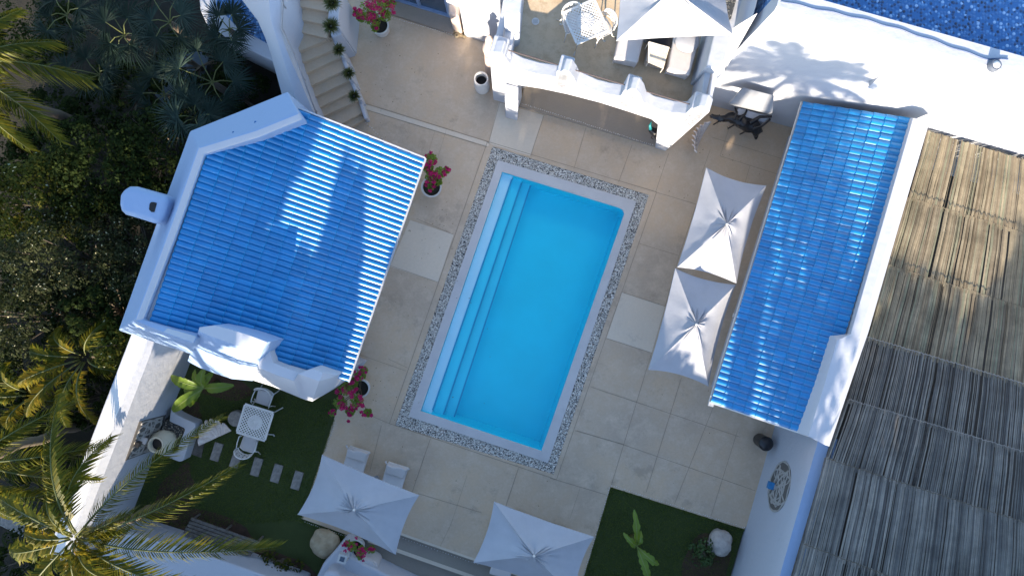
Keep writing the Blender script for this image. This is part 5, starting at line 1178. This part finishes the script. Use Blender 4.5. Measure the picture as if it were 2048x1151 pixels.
# bougainvillea in pots
def bougain(px, rim_z, R, clp, label, seed, nl=900, npet=1500, potpx=None, potr=.27):
    rnd = random.Random(seed); g = at0(*(potpx or px), -.03 if False else 0); root = thing('potted_bougainvillea', g, label, 'potted plant', 'bougainvillea in white pots')
    mb = MB(); mb.lathe(g, [(potr * .7, 0), (potr * .8, .06), (potr * .95, rim_z * .75), (potr, rim_z), (potr * .85, rim_z), (potr * .8, rim_z - .06), (0, rim_z - .06)], 28); pt = mb.build('pot', M_potw, root, auto=35)
    mb = MB(); mb.lathe(g + Vector((0, 0, rim_z - .05)), [(potr * .82, 0), (0.01, .004)], 24); mb.build('soil', M_soil, pt)
    lv = MB(); pe = MB(); tw = MB(); c0 = g + Vector((0, 0, rim_z))
    for (x, y, z, r) in clp:
        c = P(x, y, z); tw.tube([c0, c0.lerp(c, .5) + Vector((0, 0, .15)), c], [.014, .01, .006], 5)
        for i in range(int(nl / len(clp))):
            v = Vector((rnd.gauss(0, 1), rnd.gauss(0, 1), rnd.gauss(0, .8))).normalized() * r * rnd.random() ** .5; p = c + v + Vector((0, 0, -.02))
            u = Vector((rnd.uniform(-1, 1), rnd.uniform(-1, 1), rnd.uniform(-.5, .5))).normalized(); w = u.cross(Vector((rnd.uniform(-.5, .5), rnd.uniform(-.5, .5), 1))).normalized(); s = .055 * rnd.uniform(.6, 1.2)
            lv.add([p - u * s * .6, p + w * s * .4, p + u * s * .6, p - w * s * .4], [(0, 1, 2, 3)])
        k = 7
        sub = [c + Vector((rnd.gauss(0, .6), rnd.gauss(0, .6), rnd.uniform(.1, .8))) * r for _ in range(k)]
        for i in range(int(npet / len(clp))):
            sc = sub[i % k]; p = sc + Vector((rnd.gauss(0, 1), rnd.gauss(0, 1), rnd.gauss(0, .7))).normalized() * r * .34 * rnd.random() ** .4
            u = Vector((rnd.uniform(-1, 1), rnd.uniform(-1, 1), rnd.uniform(-.4, .4))).normalized(); w = u.cross(Vector((rnd.uniform(-.6, .6), rnd.uniform(-.6, .6), 1))).normalized(); s = .042 * rnd.uniform(.6, 1.2)
            pe.add([p - u * s * .5, p + w * s * .45, p + u * s * .5, p - w * s * .45], [(0, 1, 2, 3)])
    lv.build('leaves', M_banana, root); pe.build('flowers', M_petal, root); tw.build('twigs', M_twig, root); return root
bougain((868, 385), .42, .3, [(862, 318, 1.0, .17), (880, 345, 1.0, .17), (862, 352, .9, .17), (856, 335, .9, .15), (893, 340, .9, .10), (876, 362, .7, .13), (862, 372, .6, .12)], 'pink bougainvillea in a white pot at the upper right eave of the tiled house', 1, 1900, 2000, potpx=(866, 378), potr=.30)
bougain((735, 775), .42, .26, [(690, 775, .9, .22), (680, 805, .8, .2), (712, 800, .8, .2), (735, 825, .6, .13), (720, 750, .9, .16), (705, 765, .8, .18), (665, 825, .6, .1), (728, 740, 1.0, .1), (700, 822, .6, .14)], 'large spreading bougainvillea in a white pot at the lower right corner of the tiled house', 2, 2600, 3000, potpx=(727, 772))
bougain((765, 55), .45, .3, [(735, 20, 1.3, .26), (760, 8, 1.4, .26), (745, 38, 1.1, .22), (722, 32, 1.1, .16), (770, 30, 1.1, .18), (750, 55, .9, .12), (712, 25, 1.0, .08), (780, 5, 1.2, .16)], 'full bougainvillea in a round white pot beside the stair side wall', 3, 1600, 2200, potpx=(765, 62))
bougain((715, 1098), .4, .22, [(705, 1092, 1.0, .14), (722, 1100, 1.0, .15), (742, 1098, .9, .12), (720, 1112, .8, .1), (695, 1086, .8, .1)], 'dark bougainvillea peeping out from under the left parasol by the corner wall', 4, 700, 700, potpx=(716, 1086))
# small potted grasses on the stair cheek
def make_grasspot():
    r = thing('potted_grass', (0, 0, 0), 'x', 'potted plant', 'small potted grasses on the stair wall'); mb = MB(); mb.lathe(Vector((0, 0, 0)), [(.07, 0), (.10, .16), (.11, .16), (.09, .13), (0, .13)], 16); mb.build('pot', M_potw, r)
    rnd = random.Random(5); mb = MB()
    for i in range(420):
        a = rnd.uniform(0, 6.283); e = rnd.uniform(.05, 1.45); l = rnd.uniform(.12, .22); d = Vector((math.cos(a) * math.sin(e), math.sin(a) * math.sin(e), math.cos(e))); s = Vector((-math.sin(a), math.cos(a), 0)) * .005
        p = Vector((math.cos(a) * .03, math.sin(a) * .03, .14)); m = p + d * l * .6; t = p + d * l + Vector((0, 0, -.05 * math.sin(e))); mb.add([p - s, p + s, m + s, m - s, t], [(0, 1, 2, 3), (3, 2, 4)])
    mb.build('foliage', M_leafdark if False else island('potted_grass_blade', [(.05, .07, .02), (.09, .11, .03), (.14, .13, .05)], .6, .2), r); return r
gp = make_grasspot()
for i, (x, y, z, lab) in enumerate(((666, 10, 2.5, 'potted grass at the top of the stair wall, at the top edge'), (664, 55, 2.1, 'potted grass second from the top of the stair wall'), (679, 101, 1.6, 'middle potted grass on the stair wall'), (698, 148, 1.25, 'potted grass second from the bottom of the stair wall'), (709, 193, .95, 'lowest potted grass on the stair wall'))):
    place(gp, P(x, y, z) - Vector((0, 0, .12)), i * 1.1, i == 0, lab, 1.25 if i < 2 else 1.0)
# ---------------------------------------------------------------- unseen trees and house south of the plot, placed for the evening shade
def proto_tree(seed, h, R, nl):
    rnd = random.Random(seed); root = thing('shade_tree', (0, 0, 0), 'x', 'tree', 'tall trees south of the garden')
    mb = MB(); cl = []
    for i in range(70):
        a = rnd.uniform(0, 6.283); q = rnd.random() ** .5; e = rnd.uniform(-1, 1); rr_ = math.sqrt(1 - e * e) * R * (.45 + .55 * q)
        cl.append(Vector((rr_ * math.cos(a), rr_ * math.sin(a), h * .58 + e * h * .42)))
    for i in range(nl):
        c = cl[i % 70]; v = Vector((rnd.gauss(0, 1), rnd.gauss(0, 1), rnd.gauss(0, 1))).normalized() * R * .3 * rnd.uniform(.4, 1); p = c + v
        u = Vector((rnd.gauss(0, 1), rnd.gauss(0, 1), rnd.gauss(0, 1))).normalized(); w = u.cross(Vector((rnd.gauss(0, 1), rnd.gauss(0, 1), rnd.gauss(0, 1)))).normalized(); s = .17
        mb.add([p - u * s, p + w * s * .6, p + u * s, p - w * s * .6], [(0, 1, 2, 3)])
    mb.build('crown', M_tropic, root); t = MB(); t.tube([Vector((0, 0, 0)), Vector((0, 0, h * .4))], [.22, .15], 9)
    for c in cl[:16]: t.tube([Vector((0, 0, h * .35)), c], [.08, .02], 5)
    t.build('trunk', M_bark, root); return root
pt1 = proto_tree(11, 7.2, 2.4, 7000)
TR = [(-3.7, -12.8, 1.0), (-.6, -13.4, 1.0), (1.3, -14.0, .96), (8.4, -12.4, 1.0), (11.6, -12.0, 1.04), (15.0, -12.4, 1.0)]
for i, (x, y, s_) in enumerate(TR):
    place(pt1, (x, y, -.5), i * 1.7, i == 0, 'tall leafy shade tree beyond the bottom edge of the plot', s_)
def high_tree(c, r, top, label, nl, seed, s=.16):  # unseen trees added, crowns shaped to shade the roofs and garden
    rnd = random.Random(seed); root = thing('added_shade_tree', (c[0], c[1], -.5), label, 'tree'); mb = MB()
    for i in range(nl):
        v = Vector((rnd.gauss(0, 1), rnd.gauss(0, 1), rnd.gauss(0, 1))).normalized(); q = rnd.random() ** .33; k = 1 + .22 * noise.noise(v * 2.2 + Vector((seed, 0, 0)))
        p = Vector(c) + Vector((v.x * r[0], v.y * r[1], v.z * r[2])) * q * k
        u = Vector((rnd.gauss(0, 1), rnd.gauss(0, 1), rnd.gauss(0, 1))).normalized(); w = u.cross(Vector((rnd.gauss(0, 1), rnd.gauss(0, 1), rnd.gauss(0, 1)))).normalized()
        mb.add([p - u * s, p + w * s * .6, p + u * s, p - w * s * .6], [(0, 1, 2, 3)])
    mb.build('crown', M_tropic, root); mb = MB(); mb.tube([Vector((c[0], c[1], -.5)), Vector(c)], [.2, .1], 9)
    for k in range(6): mb.tube([Vector((c[0], c[1], c[2] - r[2] * 1.2)), Vector(c) + Vector((math.cos(k) * r[0] * .6, math.sin(k) * r[1] * .6, 0))], [.07, .02], 5)
    mb.build('trunk', M_bark, root)
high_tree((-9.6, -14, 10.6), (2.3, 1.6, 2.1), 0, 'tall unseen tree added beyond the bottom left of the plot to shade the tile roof', 11000, 5)
high_tree((-7.3, -14.2, 7.5), (.65, .7, 1.15), 0, 'small unseen dense tree added beyond the plot to fill the tile roof shade', 2500, 9, .12)
high_tree((-12.6, -14, 10.4), (1.5, 1.3, 1.5), 0, 'second tall unseen tree added farther left beyond the plot to cast shade', 2200, 6)
high_tree((-6.5, -14, 7.8), (.52, .7, 1.5), 0, 'slender unseen tree added beyond the bottom edge to shape the tile roof shade', 3000, 7, .12)
high_tree((5.2, -14, 8.1), (.95, 1, 1.5), 0, 'airy unseen tree added by the house chimney to shade the long tile roof', 750, 8, .13)
high_tree((-16.6, -14, 9.6), (2.4, 1.5, 2.6), 0, 'broad unseen tree added at the far left beyond the plot to shade the wild garden', 3200, 12)
hh = thing('shade_caster_house', (0, -16, -.5), 'unseen white flat roofed house sized to shade the plot from the south, its wing and two chimney stacks added for more shade', 'house')  # unseen shadow caster, its height set by the shade wanted on the plot
mb = MB(); mb.box((2.5, -17, 2.9), (26, 6, 6.8)); mb.build('wall', M_white, hh, bevel=.05)
mb = MB(); mb.box((-14.0, -16.5, 2.2), (6.9, 5, 5.4)); mb.build('shade_caster_wing', M_white, hh, bevel=.05)  # wing added to keep the sun off the low wall
for x, w_ in ((-5.15, .5), (4.0, .5)):
    mb = MB(); mb.box((x, -14.4, 7.2), (w_, .5, 1.8)); mb.build('chimney', M_white, hh, bevel=.03)  # unseen stacks added to shape the sunlight reaching the plot
for x in (-3, 0, 3, 6, 9, 12):
    mb = MB(); mb.box((x, -13.98, 3.4), (1.2, .08, 1.3)); w_ = mb.build('window', M_bluef, hh)
palm('coconut_palm', (1375, 1300), 8.6, [], 'x', None) if False else None
pc = thing('coconut_palm', (4.2, -11.2, -.5), 'tall slim palm beyond the bottom edge whose shadow falls on the tall white building', 'palm tree')
mb = MB(); g0 = Vector((4.2, -11.2, -.5)); c0_ = Vector((4.35, -11.0, 9.0)); mb.tube([g0.lerp(c0_, k / 12) for k in range(13)], [.16 - .005 * k for k in range(13)], 9); mb.build('trunk', M_bark, pc, smooth=True)
for k, (ax, az, ln) in enumerate(((-1.0, .25, 1.7), (-.75, .75, 1.6), (-.35, 1.15, 1.7), (.05, 1.3, 1.5), (.5, 1.0, 1.7), (.95, .5, 1.7), (1.15, .05, 1.7), (-1.1, -.3, 1.6), (1.0, -.5, 1.6), (.3, .2, 1.4), (-.3, .2, 1.4), (-.55, .95, 1.7), (.25, 1.3, 1.8), (-.15, 1.3, 1.8), (.75, .8, 1.6), (-1.1, .55, 1.5), (-.6, -.7, 1.5), (.6, -.8, 1.4))):
    v = Vector((ax, ((k % 3) - 1) * .5, az)).normalized() * ln; frond('frond', c0_, c0_ + v * 1.15 + Vector((0, 0, -.1)), .22, pc, M_frond, width=.62, n=80, seed=300 + k, droop=.25)
